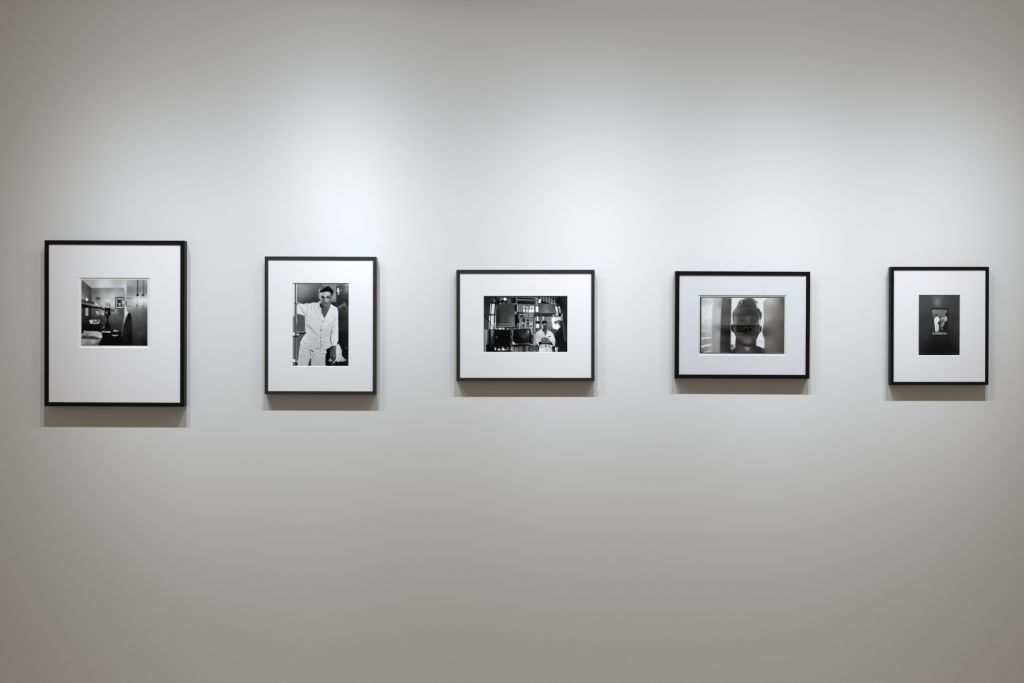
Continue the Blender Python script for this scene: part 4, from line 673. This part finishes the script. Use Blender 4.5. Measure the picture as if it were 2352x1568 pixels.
def picture(cx, cz, w, h, d, rot, face, face_mat, inner, window, rect, tones, white, tint, glazing, label):
    """cx, cz: centre; d: depth off the wall; inner: face opening; window: mat opening; rect: printed area"""
    root = bpy.data.objects.new('framed_photograph', None); COL.objects.link(root)
    root.location = (cx, 0, cz); root.rotation_euler = (0, -rot, 0); root.empty_display_size = .1
    root['label'] = label; root['category'] = 'picture'; root['group'] = 'framed photographs in a row on the gallery wall'
    b = .0006
    # the moulding: outer side, eased front edges, front face, inner lip, rebate
    prof = [(0, -.0005), (0, -d+b), (b, -d), (face-b, -d), (face, -d+b), (face, -d+.009), (face-.005, -d+.009), (face-.005, -.0005)]
    ring('frame_moulding', prof, -w/2, w/2, -h/2, h/2, M[face_mat], root)
    ix0, ix1, iz0, iz1 = -w/2+face-.004, w/2-face+.004, -h/2+face-.004, h/2-face+.004
    # the mat board with its bevelled window
    x0, z1, x1, z0 = window; th = .0024; bv = .0022; my = -d+.0034
    bm = bmesh.new()
    def loop(a, b_, c, e, y): return [bm.verts.new(p) for p in ((a,y,c),(b_,y,c),(b_,y,e),(a,y,e))]
    L0 = loop(ix0, ix1, iz0, iz1, my); L1 = loop(x0-bv*.6, x1+bv*.6, z0-bv*.6, z1+bv*.6, my); L2 = loop(x0, x1, z0, z1, my+th); L3 = loop(ix0, ix1, iz0, iz1, my+th)
    fs = []
    for a, b2, mi in ((L0, L1, 0), (L1, L2, 1), (L2, L3, 0), (L3, L0, 0)):
        for k in range(4):
            f = bm.faces.new((a[k], a[(k+1) % 4], b2[(k+1) % 4], b2[k])); f.material_index = mi
    bmesh.ops.recalc_face_normals(bm, faces=bm.faces)
    me = bpy.data.meshes.new('mat_board'); bm.to_mesh(me); bm.free(); mo = link('mat_board', me, M['cool_mat' if glazing == 'glossy' else 'mat_'], root); me.materials.append(M['core'])
    # the photographic print: paper sheet, and the printed image on it
    py = my+th+.0002
    pr = boxes('print', [(x0-.008, x1+.008, py, py+.0005, z0-.008, z1+.008)], M['paper'], root)
    im = print_mesh('image', tones, rect, py-.0001, white, tint, pr)
    boxes('backing_board', [(ix0, ix1, py+.0008, py+.004, iz0, iz1)], M['back'], root)
    boxes('glazing', [(ix0, ix1, -d+.0014, -d+.0028, iz0, iz1)], M[glazing], root)
    return root

picture(-1.4744, 1.5004, .5115, .6063, .038, math.radians(-.25), .0150, 'black', None, (-.1288, .1658, .1258, -.0871), (-.1227, .1607, .1191, -.0808),
        print_cell_room(), 215, 0, 'clear', 'leftmost and largest black frame, upright, holding a square photograph of a room with bunk beds')
picture(-.7227, 1.4931, .4073, .5037, .031, math.radians(-.18), .0118, 'charcoal', None, (-.1013, .1540, .1020, -.1482), (-.1017, .1544, .1024, -.1486),
        print_leaning_man(), 234, 0, 'clear', 'upright dark frame, photograph of a man in a white shirt leaning on a pole')
picture(.0271, 1.4934, .5050, .4066, .031, 0, .0124, 'charcoal', None, (-.1524, .1065, .1524, -.0972), (-.1528, .1069, .1528, -.0976),
        print_workshop(), 228, 0, 'clear', 'middle frame of the row, wide, photograph of a man beside crowded shelves and television')
picture(.8195, 1.4949, .4905, .3911, .031, math.radians(-.23), .0142, 'black', None, (-.1589, .1073, .1583, -.1092), (-.1546, .1026, .1536, -.1043),
        print_backlit_head(), 226, .085, 'glossy', 'wide black frame with a close photograph of a backlit head with short curly hair')
picture(1.5382, 1.4917, .3573, .4312, .031, 0, .0116, 'black', None, (-.0747, .1120, .0745, -.1067), (-.0751, .1124, .0749, -.1071),
        print_two_figures(), 216, 0, 'clear', 'rightmost and smallest black frame, dark photograph of two figures standing in a small opening')

# made-up pale and dark strips that reflect as bands in the glazing
t = bpy.data.objects.new('added_reflection_bands', None); COL.objects.link(t); t.location = (2.3, -9.85, 1.5)
t['label'] = 'pale and dark strips added beyond the doorway to reflect in the glazing'; t['category'] = 'picture'
boxes('mat_board', [(-.75, .75, .001, .02, -.0137, .075)], mat('added_pale_strip', (.90, .93, .97), .9, .1), t)  # pale strip added for the bright reflected band
boxes('added_dark_band', [(-.75, .75, .001, .02, -.098, -.0137)], mat('added_dark_strip', (.01, .01, .008), .9, .05), t)

# ------------------------------------------------------------------ light: a row of ten track spotlights
X_ = (-1.462, -1.198, -.766, -.567, 0, .311, .797, 1.036, 1.562, 1.792)
P_ = (.933, 1.131, .98, 1.06, 1.04, 1.03, .96, .88, .91, .76)
AIM = ((-.01, 1.1), (0, .88), (.22, 1.63), (-.2, .4), (.10, 1.10), (.02, 1.42), (.06, 1.15), (0, 1.25), (-.13, 1.33), (-.15, 1.05))
K = 54.8
for x, p, (ax, az) in zip(X_, P_, AIM):
    L = bpy.data.lights.new('track_spotlight', 'SPOT'); L.energy = p*K; L.spot_size = math.radians(165); L.spot_blend = .2; L.shadow_soft_size = .012
    L.color = (.928, .988, 1.058); L.use_nodes = True; n = L.node_tree.nodes; l = L.node_tree.links
    e = n.get('Emission') or n.new('ShaderNodeEmission'); tc = n.new('ShaderNodeTexCoord'); s = n.new('ShaderNodeSeparateXYZ')
    def mth(op, a, b=None):
        k = n.new('ShaderNodeMath'); k.operation = op
        for i, v in enumerate((a, b)):
            if v is None: continue
            if isinstance(v, (int, float)): k.inputs[i].default_value = v
            else: l.new(v, k.inputs[i])
        return k.outputs[0]
    # the lamp's beam: bell shaped with a weak spill, a property of the reflector
    l.new(tc.outputs['Normal'], s.inputs[0])
    th = mth('ARCCOSINE', mth('MINIMUM', mth('ABSOLUTE', s.outputs['Z']), 1.0))
    g = mth('POWER', 2.71828, mth('MULTIPLY', mth('POWER', mth('DIVIDE', th, math.radians(20)), 1.4), -1.0))
    l.new(mth('ADD', g, .03), e.inputs['Strength'])
    o = bpy.data.objects.new('track_spotlight', L); COL.objects.link(o)
    o.location = (x, -.73, 2.645)
    o.rotation_euler = Vector((ax, .73, az-2.645)).to_track_quat('-Z', 'Y').to_euler()
# added light, brightens the made-up next room for the reflected doorway
L = bpy.data.lights.new('added_room_light', 'AREA'); L.energy = 10; L.size = 2.0; L.color = (.95, 1, 1.08)
o = bpy.data.objects.new('added_room_light', L); COL.objects.link(o); o.location = (2.2, -8.95, 2.7)
o.rotation_euler = Vector((0, -.9, -1.1)).to_track_quat('-Z', 'Y').to_euler(); L.shape = 'RECTANGLE'; L.size_y = .3

# added area light, brightens the opposite wall for its reflection in the glazing
L = bpy.data.lights.new('added_far_wall_light', 'AREA'); L.shape = 'RECTANGLE'; L.size = 7; L.size_y = .15; L.energy = 22; L.color = (.93, 1, 1.1)
o = bpy.data.objects.new('added_far_wall_light', L); COL.objects.link(o); o.location = (0, -7.6, 3.1)
o.rotation_euler = Vector((0, -.9, -1.3)).to_track_quat('-Z', 'Y').to_euler()

w = bpy.data.worlds.new('gallery_ambience'); S.world = w; w.use_nodes = True
b = w.node_tree.nodes['Background']; b.inputs[0].default_value = (1.0, .86, .67, 1); b.inputs[1].default_value = .40

# ------------------------------------------------------------------ camera
c = bpy.data.cameras.new('camera'); c.sensor_width = 36; c.lens = 50.0; c.clip_start = .05
o = bpy.data.objects.new('camera', c); COL.objects.link(o); o.location = (0, -5.227, 1.5)
o.rotation_euler = (PI/2-math.radians(.719), 0, math.radians(.2455)); S.camera = o
v = S.view_settings; v.view_transform = 'Standard'; v.look = 'None'; v.gamma = 1; v.exposure = 0
try: v.use_curve_mapping = False
except Exception: pass
